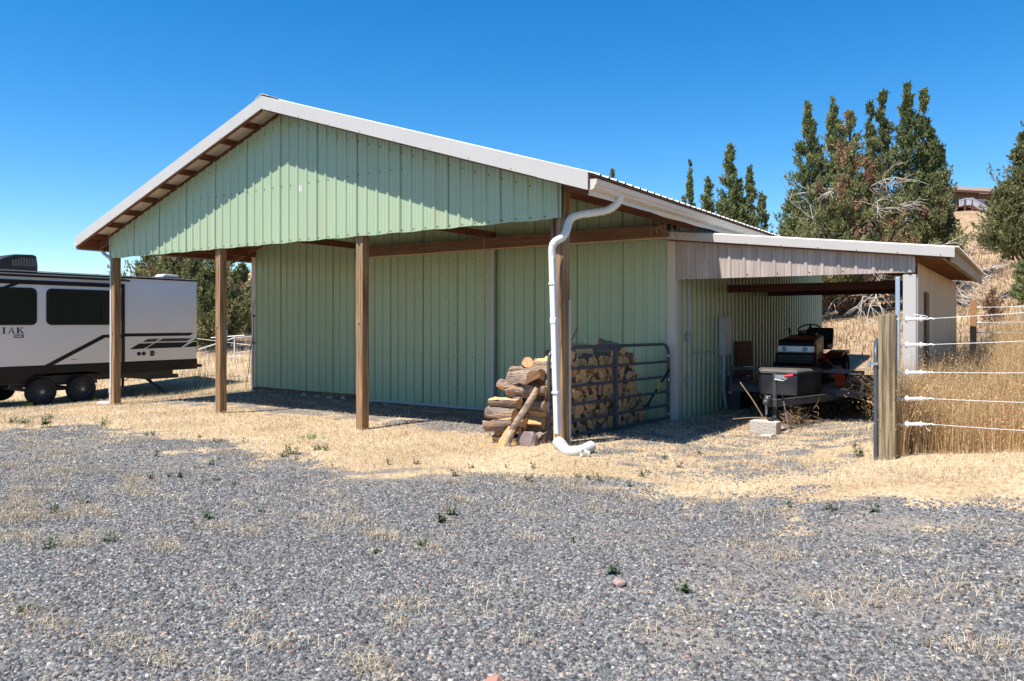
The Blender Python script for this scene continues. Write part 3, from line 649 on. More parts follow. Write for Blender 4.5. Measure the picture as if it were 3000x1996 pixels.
# ------------------------------------------------------------------ utility trailer under the lean-to
ut = thing('utility_trailer', 'black flatbed utility trailer with toolbox on its tongue resting on a concrete block', 'trailer', (12.38, 6.4, 0))
TX0, TX1, TY0, TY1 = 11.31, 13.44, 4.6, 8.5
DK = wood('dark deck planks', (.17, .14, .115), (.1, .085, .07), 'y')
mb = MB()
for k in range(14):
    x = TX0+.05+k*(TX1-TX0-.1)/14; mb.box(x, TY0+.06, .52, x+.142, TY1, .555+.002*(k % 3))
mb.build('deck', DK, ut)
mb = MB(); mb.box(TX0, TY0, .445, TX1, TY0+.05, .565); mb.box(TX0, TY0+.05, .445, TX0+.05, TY1, .56); mb.box(TX1-.05, TY0+.05, .445, TX1, TY1, .56); mb.box(TX0, TY1, .445, TX1, TY1+.05, .56)
for k in range(5): mb.box(TX0+.05, TY0+.6+k*.7, .44, TX1-.05, TY0+.65+k*.7, .515)
mb.build('frame', DARKM, ut, .005)
mb = MB(); mb.box(TX0, TY0, .815, TX1, TY0+.05, .862)
for x in (TX0, 12.745, TX1-.05): mb.box(x, TY0+.002, .566, x+.05, TY0+.048, .814)
for a, b in ((12.74, 12.66), ): mb.beam((a, TY0+.02, .8), (a-.12, TY0-.02, .58), .05, .02)
mb.build('front_rail', DARKM, ut, .005)
mb = MB(); mb.tube([(11.55, TY0+.025, .868), (11.75, TY0+.025, .868)], .014, 6); mb.tube([(12.95, TY0+.025, .868), (13.3, TY0+.025, .868)], .008, 6); mb.tube([(13.1, TY0-.01, .56), (13.15, TY0-.03, .58), (13.2, TY0-.01, .56)], .012, 6); mb.build('tie_point', STEEL, ut)
mb = MB(); mb.beam((11.72, TY0+.3, .44), (12.44, 3.05, .44), .05, .11); mb.beam((13.1, TY0+.3, .44), (12.5, 3.05, .44), .05, .11); mb.box(12.42, 3.0, .39, 12.54, 3.12, .5); tg = mb.build('tongue', DARKM, ut, .004)
mb = MB(); mb.beam((12.45, 3.1, .47), (12.44, 2.82, .49), .07, .07); mb.ball((12.44, 2.8, .47), .045, 10); mb.beam((12.44, 2.86, .53), (12.45, 3.0, .54), .03, .03, 1); mb.build('coupler', [DARKM, STEEL], tg, .006)
mb = MB()
for x0, y0, z0, x1, y1, z1, sag in ((12.36, 3.1, .42, 12.44, 2.86, .4, .12), (12.6, 3.15, .46, 12.72, 3.0, .02, 0)):
    m_ = 16
    for i in range(m_):
        t = (i+.5)/m_; p = Vector((x0+(x1-x0)*t, y0+(y1-y0)*t, z0+(z1-z0)*t-sag*4*t*(1-t)))
        ring = []
        for k in range(9):
            a = 2*PI*k/8; ring.append(p+(Vector((math.cos(a)*.009, 0, math.sin(a)*.017)) if i % 2 else Vector((0, math.cos(a)*.009, math.sin(a)*.017))))
        mb.tube(ring, .004, 5)
mb.build('safety_chain', STEEL, tg)
mb = MB(); mb.tube(smoothpath([(12.62, 3.1, .5), (12.6, 2.98, .6), (12.66, 2.95, .52), (12.74, 3.0, .47), (12.76, 3.1, .52)], 5), .008, 6); mb.build('light_cable', BLACK, tg)
# jack
mb = MB(); mb.tube([(12.47, 3.16, .44), (12.47, 3.16, .86)], .035, 12); mb.tube([(12.47, 3.16, .86), (12.47, 3.16, .885)], .044, 12); mb.tube([(12.47, 3.16, .36), (12.47, 3.16, .23)], .028, 10); mb.tube([(12.47, 3.16, .44), (12.47, 3.16, .34)], .04, 10); mb.lathe([(0, .06), (.012, .06), (.03, .03), (.06, .03)], (12.47, 3.13, .192), 'z', 14, 1, True); jk = mb.build('jack', [DARKM, STEEL], ut)
mb = MB(); mb.tube([(12.47, 3.14, .85), (12.5, 3.06, .85)], .01, 6, 1); mb.box(12.5, 3.045, .8, 12.68, 3.06, .86, 1); mb.tube([(12.64, 3.05, .84), (12.76, 3.05, .86)], .02, 8, 0); mb.tube([(12.5, 3.05, .79), (12.62, 3.05, .775), (12.66, 3.05, .8)], .006, 6, 1); mb.build('crank_handle', [REDP, STEEL], jk)
mb = MB(); pl = [(12.12, 3.68), (12.66, 3.68), (12.82, 4.3), (12.82, 4.56), (11.9, 4.56), (11.9, 4.3)]
mb.prism(pl, 'z', .505, .835); tbx = mb.build('toolbox', pmat('black diamond box', (.024, .025, .029), (.016, .017, .02), 6, rough=.5, spec=.2, dirt=(.07, .066, .06), dthr=(.6, .9)), ut, .008)
pc = Vector((12.39, 4.15)); mb = MB()
pl2 = [tuple(pc+(Vector(p)-pc)*1.03) for p in pl]; pl3 = [tuple(pc+(Vector(p)-pc)*.93) for p in pl]
n = len(pl); vs = [(*p, .836) for p in pl2]+[(*p, .87) for p in pl2]+[(*p, .9) for p in pl3]
mb.add(vs, [tuple(range(n-1, -1, -1)), tuple(range(2*n, 3*n))]+[(i, (i+1) % n, n+(i+1) % n, n+i) for i in range(n)]+[(n+i, n+(i+1) % n, 2*n+(i+1) % n, 2*n+i) for i in range(n)])
mb.build('lid', pmat('lighter black lid', (.1, .092, .08), (.065, .06, .054), 5, rough=.5), tbx, .004)  # lid has a lighter tone than the box
for x, o in ((TX0+.05, -1), (TX1-.05, 1)):
    for y in (6.3, 7.15):
        wheel(ut, x-.1*o, y, G(x, y)+.25, o, .77)
mb = MB(); mb.tube([(TX0+.05, 6.3, .28), (TX1-.05, 6.3, .28)], .035, 8); mb.tube([(TX0+.05, 7.15, .28), (TX1-.05, 7.15, .28)], .035, 8); mb.build('axle', DARKM, ut)
MB().box(TX1+.003, 4.75, .46, TX1+.015, 4.8, .55).build('side_marker', STEEL, ut)
MB().box(TX0-.012, TY0-.01, .4, TX0+.05, TY0-.004, .44).build('marker_light', pmat('amber lens', (.5, .12, .02), None, 4, rough=.3), ut)

# ------------------------------------------------------------------ riding mower on the deck
mw = thing('riding_mower', 'old dark red riding mower with white headlight band strapped down on the black trailer', 'lawn mower', (12.22, 6.3, .557))
HX0, HX1 = 11.91, 12.53
mb = MB(); mb.prism([(5.38, 1.18), (5.41, 1.27), (5.5, 1.315), (5.75, 1.35), (6.2, 1.4), (6.2, .95), (5.5, .95), (5.4, 1.0)], 'x', HX0+.02, HX1-.02); hd = mb.build('hood', MAROON, mw, .035)
mb = MB(); mb.prism([(5.365, 1.215), (5.39, 1.275), (5.5, 1.325), (5.56, 1.33), (5.56, 1.215)], 'x', HX0+.01, HX1-.01); mb.build('hood_cap', BLACK, hd, .02)
mb = MB(); mb.box(HX0+.015, 5.352, 1.105, HX1-.015, 5.46, 1.212); hb = mb.build('headlight_band', pmat('white lamp band', (.85, .88, .9), None, 5, rough=.25), hd, .015)
for x in (HX0+.12, HX1-.15):
    mb = MB(); mb.lathe([(0, .048), (-.01, .048), (-.012, .04), (-.004, .03), (.0, .012)], (x, 5.352, 1.158), 'y', 16, 0); mb.ball((x, 5.35, 1.158), .014, 8, 1); mb.build('headlight', [pmat('lamp glass', (.5, .52, .55), None, 5, rough=.15), BLACK], hb)
MB().box(HX1-.018, 5.56, 1.06, HX1-.006, 5.95, 1.26).build('hood_reflection', pmat('painted amber reflection', (.3, .15, .06), (.2, .09, .04), 7, rough=.35), hd, .004)  # amber reflection on the hood side, painted as a thin sheet
mb = MB(); mb.prism([(5.34, .9), (5.33, 1.0), (5.34, 1.09), (5.46, 1.1), (5.5, .88), (5.4, .86)], 'x', HX0-.03, HX1+.03); gr = mb.build('grille', BLACK, hd, .03)
mb = MB()
for k in range(3): mb.box(HX0+.03, 5.323, .93+k*.045, HX1-.03, 5.332, .945+k*.045)
mb.build('grille_bar', DARKM, gr, .004)
mb = MB(); mb.box(11.98, 5.5, .72, 12.46, 7.2, .9); mb.box(11.9, 5.5, .7, 12.54, 5.62, .84); mb.box(11.85, 5.6, .62, 12.6, 5.66, .7); mb.build('chassis', MAROON, mw, .02)
mb = MB(); mb.box(11.78, 6.3, .66, 12.66, 6.75, .72); mb.prism([(6.2, .72), (6.35, .96), (6.75, 1.02), (7.25, 1.03), (7.3, .95), (7.2, .7)], 'x', 11.93, 12.5); mb.build('floorboard', MAROON, mw, .02)
for x0, x1 in ((11.7, 11.98), (12.46, 12.74)):
    mb = MB(); mb.prism([(6.5, .98), (6.62, 1.06), (6.9, 1.1), (7.25, 1.1), (7.34, 1.03), (7.25, 1.04), (6.9, 1.045), (6.64, 1.0)], 'x', x0, x1); mb.prism([(6.5, .98), (6.64, 1.0), (6.9, 1.045), (7.25, 1.04), (7.2, .86), (6.7, .8)], 'x', x0 if x0 > 12 else x1-.03, x0+.03 if x0 > 12 else x1); mb.build('fender', MAROON, mw, .012)
def mwheel(x, y, r, w, o):
    z = .557+r; s = r
    mb = MB(); mb.lathe([(-w/2, s*.55), (-w/2-.005, s*.75), (-w*.42, s*.94), (-w*.2, s), (w*.2, s), (w*.42, s*.94), (w/2+.005, s*.75), (w/2, s*.55)], (x, y, z), 'x', 24)
    for k in range(14):
        a = 2*PI*k/14; mb.beam((x-w*.4, y+math.cos(a)*s*.97, z+math.sin(a)*s*.97), (x+w*.4, y+math.cos(a+.2)*s*.97, z+math.sin(a+.2)*s*.97), .03, .02, 0, (0, math.cos(a), math.sin(a)))
    wo = mb.build('wheel', RUBBER, mw)
    mb = MB(); mb.lathe([(w*.45*o, s*.56), (w*.3*o, s*.45), (w*.2*o, s*.2), (w*.4*o, s*.14), (w*.42*o, .001)], (x, y, z), 'x', 18); mb.build('rim', pmat('grey rim', (.3, .3, .3), None, 5, rough=.5), wo)
mwheel(11.8, 5.85, .18, .14, -1); mwheel(12.62, 5.85, .18, .14, 1); mwheel(11.82, 6.95, .265, .24, -1); mwheel(12.64, 6.95, .265, .24, 1)
mb = MB(); mb.tube([(11.8, 5.85, .737), (12.62, 5.85, .737)], .025, 8); mb.tube([(11.82, 6.95, .82), (12.6, 6.95, .82)], .03, 8); mb.build('axle', DARKM, mw)
mb = MB(); mb.prism([(6.75, 1.12), (6.72, 1.2), (6.78, 1.24), (7.1, 1.22), (7.18, 1.26), (7.24, 1.5), (7.3, 1.53), (7.36, 1.48), (7.3, 1.15), (7.2, 1.1)], 'x', 12.0, 12.45); st = mb.build('seat', BLACK, mw, .045)
mb = MB()
cx, cy, cz, tr = 12.22, 6.32, 1.5, .185; ring = []
nv = Vector((0, -.5, 1)).normalized(); e1 = Vector((1, 0, 0)); e2 = nv.cross(e1)
for k in range(25):
    a = 2*PI*k/24; ring.append(Vector((cx, cy, cz))+e1*math.cos(a)*tr+e2*math.sin(a)*tr)
mb.tube(ring, .014, 8)
for k in range(3):
    a = 2*PI*k/3+PI/2; mb.beam(Vector((cx, cy, cz))-nv*.04, Vector((cx, cy, cz))+e1*math.cos(a)*tr+e2*math.sin(a)*tr, .06, .012, 0, tuple(nv), .03)
mb.tube([Vector((cx, cy, cz))-nv*.02, (cx, 6.25, 1.38)], [.04, .05], 10); mb.prism([(6.12, 1.36), (6.16, 1.42), (6.34, 1.44), (6.34, 1.0), (6.18, 1.0)], 'x', 12.06, 12.38)
mb.build('steering_wheel', BLACK, mw)
mb = MB(); mb.tube([(11.93, 6.25, 1.2), (11.9, 6.22, 1.46)], .008, 6); mb.tube([(11.905, 6.226, 1.42), (11.895, 6.215, 1.52)], .02, 8); mb.build('lever', BLACK, mw)
mb = MB(); mb.box(11.78, 5.95, .6, 12.66, 6.6, .7); mb.tube([(11.8, 5.98, .66), (12.64, 5.98, .66)], .05, 10); mb.build('mower_deck', MAROON, mw, .03)
# ratchet strap
mb = MB(); mb.beam((12.55, 5.65, 1.1), (12.9, 5.25, .86), .025, .004, 0, (1, 0, 0)); mb.beam((12.9, 5.25, .86), (13.22, 4.95, .59), .025, .004, 0, (1, 0, 0));
for k in range(4): mb.tube(smoothpath([(12.9+.03*k, 5.26-.02*k, .88), (12.92+.035*k, 5.23-.02*k, .75), (12.9+.04*k, 5.22-.02*k, .6), (12.97+.035*k, 5.2-.02*k, .58), (12.95+.03*k, 5.2, .72), (12.93+.03*k, 5.24, .86)], 4), .016, 6, 0, flat=.3)
mb.box(12.86, 5.2, .83, 12.98, 5.27, .9, 1); mb.tube([(13.2, 4.97, .6), (13.24, 4.92, .57), (13.27, 4.95, .58), (13.24, 4.99, .6)], .008, 6, 1)
tag(mb.build('ratchet_strap', [ORANGE, DARKM]), 'orange ratchet strap with a bundled tail at the right front of the mower', 'strap')
tag(MB().beam((11.93, 5.6, .9), (11.6, 4.95, .58), .025, .004, 0, (1, 0, 0)).build('ratchet_strap', ORANGE), 'short taut orange strap at the left front of the mower', 'strap')

# things by the side wall
ep = thing('electrical_panel', 'tall grey electrical box with conduits on the green wall under the lean-to', 'electrical box', (10.87, 5.62, .02))
MB().box(10.815, 5.49, 1.01, 10.95, 5.78, 1.725).build('cabinet', GREYM, ep, .008)
MB().box(10.952, 5.5, 1.03, 10.962, 5.77, 1.7).build('door', GREYM, ep, .004)
mb = MB(); mb.tube(smoothpath([(10.87, 5.62, 1.01), (10.87, 5.62, .55), (10.87, 5.64, .3), (10.9, 5.7, -.03)], 6), .036, 12); mb.tube([(10.87, 5.62, 1.0), (10.87, 5.62, .93)], .045, 12); mb.box(10.815, 5.52, .68, 10.86, 5.72, .72); mb.build('service_conduit', GREYM, ep)
mb = MB(); mb.tube(smoothpath([(10.855, 3.9, 1.28), (10.855, 3.9, 1.2), (10.855, 3.93, 1.12), (10.855, 4.02, 1.09), (10.855, 4.6, 1.09), (10.855, 5.49, 1.1)], 5), .012, 8); mb.build('conduit', GREYM, ep)
mb = MB(); mb.tube([(10.855, 3.885, 2.45), (10.855, 3.885, .76)], .011, 8); mb.build('conduit', STEEL, ep)
for z in (1.37, .64):
    j = MB().box(10.83, 3.83, z-.065, 10.89, 3.94, z+.065).build('junction_box', STEEL, ep, .005)
    MB().box(10.891, 3.835, z-.06, 10.897, 3.935, z+.06).build('cover', GREYM, j)
tag(MB().beam((10.9, 6.45, G(10.9, 6.5)-.02), (10.84, 6.5, 1.25), .55, .02, 0, (0, 1, 0)).build('wooden_board', wood('old red plywood', (.22, .075, .04), (.14, .045, .025), 'z')), 'reddish brown board leaning on the side wall behind the trailer', 'board')
mb = MB(); mb.box(11.05, 5.3, G(11.2, 5.5)-.01, 11.28, 5.9, .62); mb.box(11.04, 5.29, .622, 11.29, 5.91, .65); tag(mb.build('storage_box', pmat('dark blue tub', (.02, .03, .06), None, 5, rough=.4), bevel=.02), 'dark tub with a flat lid standing between the trailer and the side wall', 'storage box')

# concrete block, rubble, brush
mb = MB(); mb.prism([(12.2, 2.83), (12.59, 2.79), (12.61, 2.98), (12.22, 3.02)], 'z', G(12.4, 2.9)-.02, .195)
tag(mb.build('concrete_block', CONC, bevel=.012), 'solid concrete block under the jack of the utility trailer', 'concrete block')
z = G(12.47, 2.62); mb = MB(); vs = []
for i in range(7):
    a = PI*i/6
    for x in (0, .16): vs.append((12.38+x+.02*i, 2.66-math.cos(a)*.055, z-.02+math.sin(a)*.05+(.012 if x else 0)))
    for x in (0, .16): vs.append((12.38+x+.02*i, 2.66-math.cos(a)*.047, z-.03+math.sin(a)*.045+(.012 if x else 0)))
mb.add(vs, [(4*i, 4*i+1, 4*i+5, 4*i+4) for i in range(6)]+[(4*i+2, 4*i+3, 4*i+7, 4*i+6) for i in range(6)]+[(4*i+1, 4*i+3, 4*i+7, 4*i+5) for i in range(6)]+[(4*i, 4*i+2, 4*i+6, 4*i+4) for i in range(6)])
tag(mb.build('pipe_shard', CONC), 'curved pale pipe shard lying in front of the concrete block', 'pipe shard')
rnd = random.Random(3); mb = MB()
for k in range(240):
    p = Vector((12.62+rnd.gauss(0, .12), 3.85+rnd.gauss(0, .12), .02)); p.z = G(p.x, p.y)+max(0, rnd.gauss(.1, .08))
    d = Vector((rnd.gauss(0, 1), rnd.gauss(0, 1), rnd.gauss(0, .5))).normalized(); L = rnd.uniform(.08, .28)
    mb.tube([p-d*L*.5, p+Vector((rnd.gauss(0, .02), rnd.gauss(0, .02), rnd.gauss(0, .02))), p+d*L*.5], [.004, .0035, .002], 4, 0, False)
tag(mb.build('brush_heap', TWIG), 'tangled heap of dry twigs on the ground behind the concrete block', 'brush heap')
for k, (pts, lab) in enumerate((([(12.35, 3.0, .22), (12.2, 3.03, .45), (12.02, 3.1, .66), (11.97, 3.12, .72)], 'bare pale stick leaning up left of the trailer jack'), ([(12.5, 3.05, .215), (12.2, 3.0, .215), (11.9, 3.0, .17)], 'thin pale stick lying level across the concrete block'))):
    tag(MB().tube(smoothpath(pts, 4), .009, 6).build('stick', TWIG), lab, 'stick', 'dry sticks at the trailer jack')
rnd = random.Random(9); mb = MB()
for k in range(11):
    p = Vector((13.62+rnd.uniform(0, .2), 4.3-rnd.uniform(0, .3), .38+rnd.uniform(-.1, .06))); d = Vector((rnd.gauss(.6, .5), rnd.gauss(-.4, .5), rnd.gauss(-.3, .5))).normalized()
    mb.tube([p, p+d*.04, p+d*.09], [.008, .012, .002], 5)
mb.tube(smoothpath([(13.3, 4.55, .45), (13.6, 4.3, .4), (13.85, 4.0, .22), (13.95, 3.8, G(13.95, 3.8))], 4), .008, 5)
tag(mb.build('dead_thistle', pmat('dead thistle', (.42, .25, .12), (.3, .17, .08), 9, rough=.9)), 'dead brown thistle stalk bent over at the right end of the trailer', 'thistle')

# pvc elbow, stone and fallen pipe at the post
mb = MB(); mb.tube(smoothpath([(10.78, -.2, .13), (10.92, -.33, .1), (11.04, -.44, .085), (11.13, -.45, .085), (11.19, -.34, .1), (11.22, -.18, .13)], 6), .068, 16)
mb.tube([(10.76, -.18, .134), (10.9, -.31, .105)], .077, 16)
tag(mb.build('drain_elbow', PVC), 'white plastic drain pipe bent in a V on the straw below the downspout', 'drain pipe')
p = on_ground(1400+1085/3.4846, 950+1350/3.4846); mb = MB(); mb.lathe([(-.05, .05), (.03, .05), (.03, .043), (-.04, .043), (-.04, .001)], (p.x, p.y, p.z+.035), (-.5, -.6, .35), 16)
tag(mb.build('pipe_stub', [PVC]), 'short open pipe stub half buried beside the white drain elbow', 'pipe stub')

# ------------------------------------------------------------------ pipe gate in front of the firewood
gt = thing('pipe_gate', 'blue grey six-rail tube gate standing from the right porch post to the barn corner', 'gate', (10.55, 1.8, .0))
GA, GB = Vector((10.445, .1, 0)), Vector((10.70, 3.42, 0))
def gpt(t, z): q = GA.lerp(GB, t); return (q.x, q.y, z)
path = [gpt(0, .03), gpt(0, 1.1), gpt(.005, 1.19), gpt(.025, 1.255), gpt(.055, 1.285), gpt(.5, 1.278), gpt(.945, 1.27), gpt(.975, 1.245), gpt(.995, 1.17), gpt(1, 1.08), gpt(1, .05)]
MB().tube(path, .025, 12).build('frame', GATEM, gt)
for z0, z1 in ((1.0, .985), (.765, .742), (.515, .498), (.295, .275), (.095, .07)): MB().tube([gpt(.005, z0), gpt(.995, z1)], .021, 10).build('rail', GATEM, gt)
u0, u1 = gpt(.5, .08), gpt(.5, 1.265); MB().beam(u0, u1, .055, .07, 0, (0, 1, 0)).build('upright', GATEM, gt, .006)
mb = MB()
for z in (1.08, .69, .13): mb.tube([gpt(.999, z-.015), gpt(.999, z+.015)], .031, 12); mb.box(10.69, 3.43, z-.01, 10.74, 3.455, z+.01)
mb.build('hinge', STEEL, gt)
MB().tube([gpt(.03, 1.268), gpt(.13, 1.302)], .0275, 12).build('pale_sleeve', PVC, gt)
mb = MB(); a, b = Vector((10.58, 2.82, .3)), Vector((10.74, 3.36, .86)); mb.tube([a, a.lerp(b, .45)], .017, 8, 0); mb.tube([a.lerp(b, .45), a.lerp(b, .93)], .016, 8, 1); mb.tube([a.lerp(b, .9), b], .021, 8, 0); mb.tube([a.lerp(b, .62), a.lerp(b, .9)], .0168, 8, 0); mb.beam(a-Vector((0, .08, .01)), a+Vector((0, .1, 0)), .05, .06, 2)
tag(mb.build('splitting_maul', [BLACK, YELL, DARKM]), 'yellow and black handled splitting maul leaning in the gate corner by the barn', 'maul')

# ------------------------------------------------------------------ firewood
def log_mesh(kind, seed):
    r = random.Random(seed); L = 1.; n = 14; pts = []
    if kind == 'round': pts = [(math.cos(2*PI*k/n)*(.5+r.uniform(-.04, .04)), math.sin(2*PI*k/n)*(.5+r.uniform(-.04, .04)), 1) for k in range(n)]
    else:
        half = {'half': PI, 'quarter': PI*.62, 'wedge': PI*.38, 'slab': PI*.8}[kind]; m = 8
        arc = [(math.cos(-half/2+half*k/m)*(.62+r.uniform(-.04, .04)), math.sin(-half/2+half*k/m)*(.62+r.uniform(-.04, .04)), 1) for k in range(m+1)]
        if kind == 'slab': arc += [(.12, arc[-1][1]*.8, 0), (.08, 0, 0), (.1, arc[0][1]*.85, 0)]
        else: arc += [(arc[-1][0]*.45+r.uniform(-.03, .03), arc[-1][1]*.5, 0), (r.uniform(-.12, .02), r.uniform(-.04, .04), 0), (arc[0][0]*.5, arc[0][1]*.5+r.uniform(-.03, .03), 0)]
        cx = sum(p[0] for p in arc)/len(arc); cy = sum(p[1] for p in arc)/len(arc); pts = [(p[0]-cx, p[1]-cy, p[2]) for p in arc]
    n = len(pts); vs = []; S = 6; mb = MB()
    tw = r.uniform(-.12, .12)
    for i in range(S+1):
        t = i/S; sc = 1+r.uniform(-.04, .04); ox, oy = r.uniform(-.03, .03), r.uniform(-.03, .03); a = tw*(t-.5)
        for p in pts:
            j = r.uniform(-.025, .025)
            x, y = p[0]*sc+j, p[1]*sc+j
            vs.append((t-.5+(r.uniform(-.015, .015) if i in (0, S) else 0), x*math.cos(a)-y*math.sin(a)+ox, x*math.sin(a)+y*math.cos(a)+oy))
    fs, ms = [], []
    for i in range(S):
        for k in range(n):
            fs.append((i*n+k, i*n+(k+1) % n, (i+1)*n+(k+1) % n, (i+1)*n+k)); ms.append(0 if pts[k][2] and pts[(k+1) % n][2] else 1)
    fs += [tuple(range(n-1, -1, -1)), tuple(range(S*n, S*n+n))]; ms += [2, 2]
    o = len(mb.v); mb.v += vs; mb.f += fs; mb.m += ms
    return mb
KINDS = ['round', 'half', 'quarter', 'wedge', 'slab', 'quarter', 'half', 'wedge', 'round', 'quarter', 'slab', 'half']
protos = []
for i, k in enumerate(KINDS):
    protos.append(log_mesh(k, 40+i).build('firewood_log', [BARK, CUTW, ENDW], ang=38))
first = [True]*len(protos); lr = random.Random(5)
def put_log(i, loc, L, w, h, rot, label, group):
    p = protos[i]
    o = p if first[i] else p.copy()
    if not first[i]: COL.objects.link(o)
    first[i] = False
    o.location = loc; o.scale = (L, w, h); o.rotation_euler = rot
    tag(o, label, 'firewood', group); return o
LG = 'split firewood logs in the stack behind the pipe gate'
LB = 'split firewood log stacked with its cut end towards the pipe gate'
nlog = 0
def topz(y):   # height of the gate-side row along the stack
    return np.interp(y, [.0, .4, .9, 1.4, 1.9, 2.3, 2.6, 2.8, 3.0, 3.15], [1.0, 1.1, 1.14, 1.1, 1.12, 1.22, 1.18, .85, .5, .18])
z = G(10.2, 1.5)+.05; row = 0
while z < 1.22:
    y = .06+(.06 if row % 2 else 0)+lr.uniform(-.03, .03); hh = lr.uniform(.1, .13)
    while y < 3.2:
        s = lr.choice([.09, .11, .12, .13, .15, .17])*lr.uniform(.9, 1.1)
        if z < topz(y)-.02:
            i = lr.randrange(len(protos)); sq = lr.uniform(.8, 1.3)
            put_log(i, (10.17+lr.uniform(-.05, .05), y+s*.5, z+lr.uniform(-.025, .025)), lr.uniform(.4, .47), s*1.3*sq, max(hh*1.35, s*1.2)/sq, (lr.uniform(0, 2*PI), lr.uniform(-.06, .06), lr.uniform(-.1, .1)), LB, LG); nlog += 1
        y += s*1.02
    z += hh*.93; row += 1
# the second row, seen from its side at the open end of the pile
LF = 'bark-covered split log lying sideways at the open front of the woodpile'
ys = (-.08, .05, .19, .34, .5, .68, .9, 1.15)
z = G(9.75, .2)+.05; row = 0
while z < 1.0:
    hh = lr.uniform(.095, .13)
    for k, y in enumerate(ys):
        if z < np.interp(y, [-.1, .05, .2, .35, .6, 1.2], [.42, .62, .78, .88, .95, .9])-.03:
            i = lr.randrange(len(protos)); s = lr.uniform(.12, .17)
            front = k < 3
            put_log(i, (9.9+lr.uniform(-.04, .04)+.05*z, y+lr.uniform(-.03, .03)+.1*z, z), lr.uniform(.34, .43), s, s*lr.uniform(.85, 1.1), (lr.uniform(0, 2*PI), lr.uniform(-.12, .12), lr.uniform(-.25, .2)), LF if front else 'split log in the middle of the woodpile between its outer rows', 'split firewood logs at the open end of the woodpile' if front else LG); nlog += 1
    z += hh*.95; row += 1
def special(kind, loc, L, w, h, rot, lab, cat='firewood'):
    i = KINDS.index(kind); o = protos[i].copy(); COL.objects.link(o); o.location = loc; o.scale = (L, w, h); o.rotation_euler = rot; tag(o, lab, cat, 'split firewood logs at the open end of the woodpile')
special('round', (10.06, .16, 1.05), .34, .14, .14, (0, -.3, -.9), 'pale log end standing on the very top of the left half of the woodpile')
special('half', (9.93, .04, .78), .38, .2, .2, (1.2, .05, .12), 'thick half log with shaggy bark on the left shoulder of the woodpile')
special('round', (9.87, -.15, .43), .42, .165, .165, (.3, .03, .06), 'round reddish bark log lying low at the left end of the woodpile')
special('half', (9.9, -.1, .57), .42, .19, .15, (-1.5, .0, .08), 'flat split log with pale face resting above the round reddish log')
special('slab', (9.88, -.2, .27), .42, .2, .17, (-2.2, -.14, .16), 'curved split log with dark bark sagging at the lower left of the woodpile')
special('wedge', (10.04, -.3, .14), .32, .15, .15, (.5, -1.0, .5), 'wedge of orange wood propped upright against the foot of the woodpile')
special('slab', (9.95, -.44, .02), .38, .13, .06, (0, .05, .2), 'thin bark slab lying on the straw in front of the woodpile')
special('half', (10.12, -.02, .93), .44, .2, .22, (2.0, .0, -.35), 'big pale split half log high at the front of the woodpile by the post')
special('quarter', (10.1, -.05, .72), .44, .2, .2, (3.6, .0, -.1), 'pale split log at mid height of the woodpile just left of the gate end')
special('quarter', (9.98, .0, .66), .3, .13, .13, (2.6, .3, -.5), 'short chunk wedged between the two rows at the front of the woodpile')
special('slab', (10.12, 1.35, 1.2), .5, .26, .2, (-.6, .05, .9), 'broad pale slab lying across the top of the stack behind the gate')
special('half', (10.14, 2.4, 1.2), .4, .24, .26, (2.6, .25, .6), 'upright orange chunk topping the far end of the stack behind the gate')
special('round', (10.16, .85, 1.17), .5, .12, .12, (0, .02, -.3), 'dark bark round lying on top of the stack just right of the post')
special('round', (10.2, 2.05, 1.17), .42, .12, .12, (0, .05, -.15), 'dark round branch log on top of the stack behind the gate upright')
mb = MB(); mb.tube(smoothpath([(10.06, -.32, .03), (10.16, -.27, .3), (10.3, -.2, .55), (10.4, -.1, .78)], 4), [.055, .05, .047, .045, .045, .044, .043, .043, .042, .042, .04, .04, .04], 10)
tag(mb.build('leaning_branch', BARK), 'bark covered branch leaning upright against the woodpile left of the gate', 'branch')
mb = MB(); mb.tube(smoothpath([(10.2, 1.0, 1.2), (10.22, 1.05, 1.33), (10.27, 1.1, 1.47), (10.29, 1.1, 1.54)], 3), .012, 6); mb.tube([(10.22, 1.05, 1.33), (10.2, 1.0, 1.41)], .009, 5); mb.tube(smoothpath([(10.1, .7, 1.2), (10.2, .95, 1.24), (10.25, 1.15, 1.22)], 3), .012, 6)
tag(mb.build('bare_twig', TWIG), 'bare forked twig sticking up from the top of the stacked firewood', 'twig')
bm = bmesh.new(); bmesh.ops.create_icosphere(bm, subdivisions=2, radius=1)
def rock(name, loc, s, seed, mat, lab, cat='rock', rz=0):
    r = random.Random(seed); bm = bmesh.new(); bmesh.ops.create_icosphere(bm, subdivisions=2, radius=1)
    pl = [(Vector((r.gauss(0, 1), r.gauss(0, 1), r.gauss(0, 1))).normalized(), r.uniform(.55, .85)) for _ in range(9)]
    for v in bm.verts:
        for nrm, dd in pl:
            q = v.co.dot(nrm)
            if q > dd: v.co -= nrm*(q-dd)
        v.co = Vector((v.co.x*s[0], v.co.y*s[1], v.co.z*s[2]))
    me = bpy.data.meshes.new(name); bm.to_mesh(me); bm.free(); me.materials.append(mat)
    o = bpy.data.objects.new(name, me); COL.objects.link(o); o.location = loc; o.rotation_euler = (0, 0, rz)
    return tag(o, lab, cat)
rock('rock', (10.3, -.16, .1), (.15, .12, .16), 3, STONE, 'purple grey boulder at the foot of the woodpile left of the post')
p = on_ground(1448, 2004); rock('rock', (p.x, p.y, p.z), (.055, .06, .04), 5, REDSTONE, 'red stone at the bottom edge of the gravel in the middle')
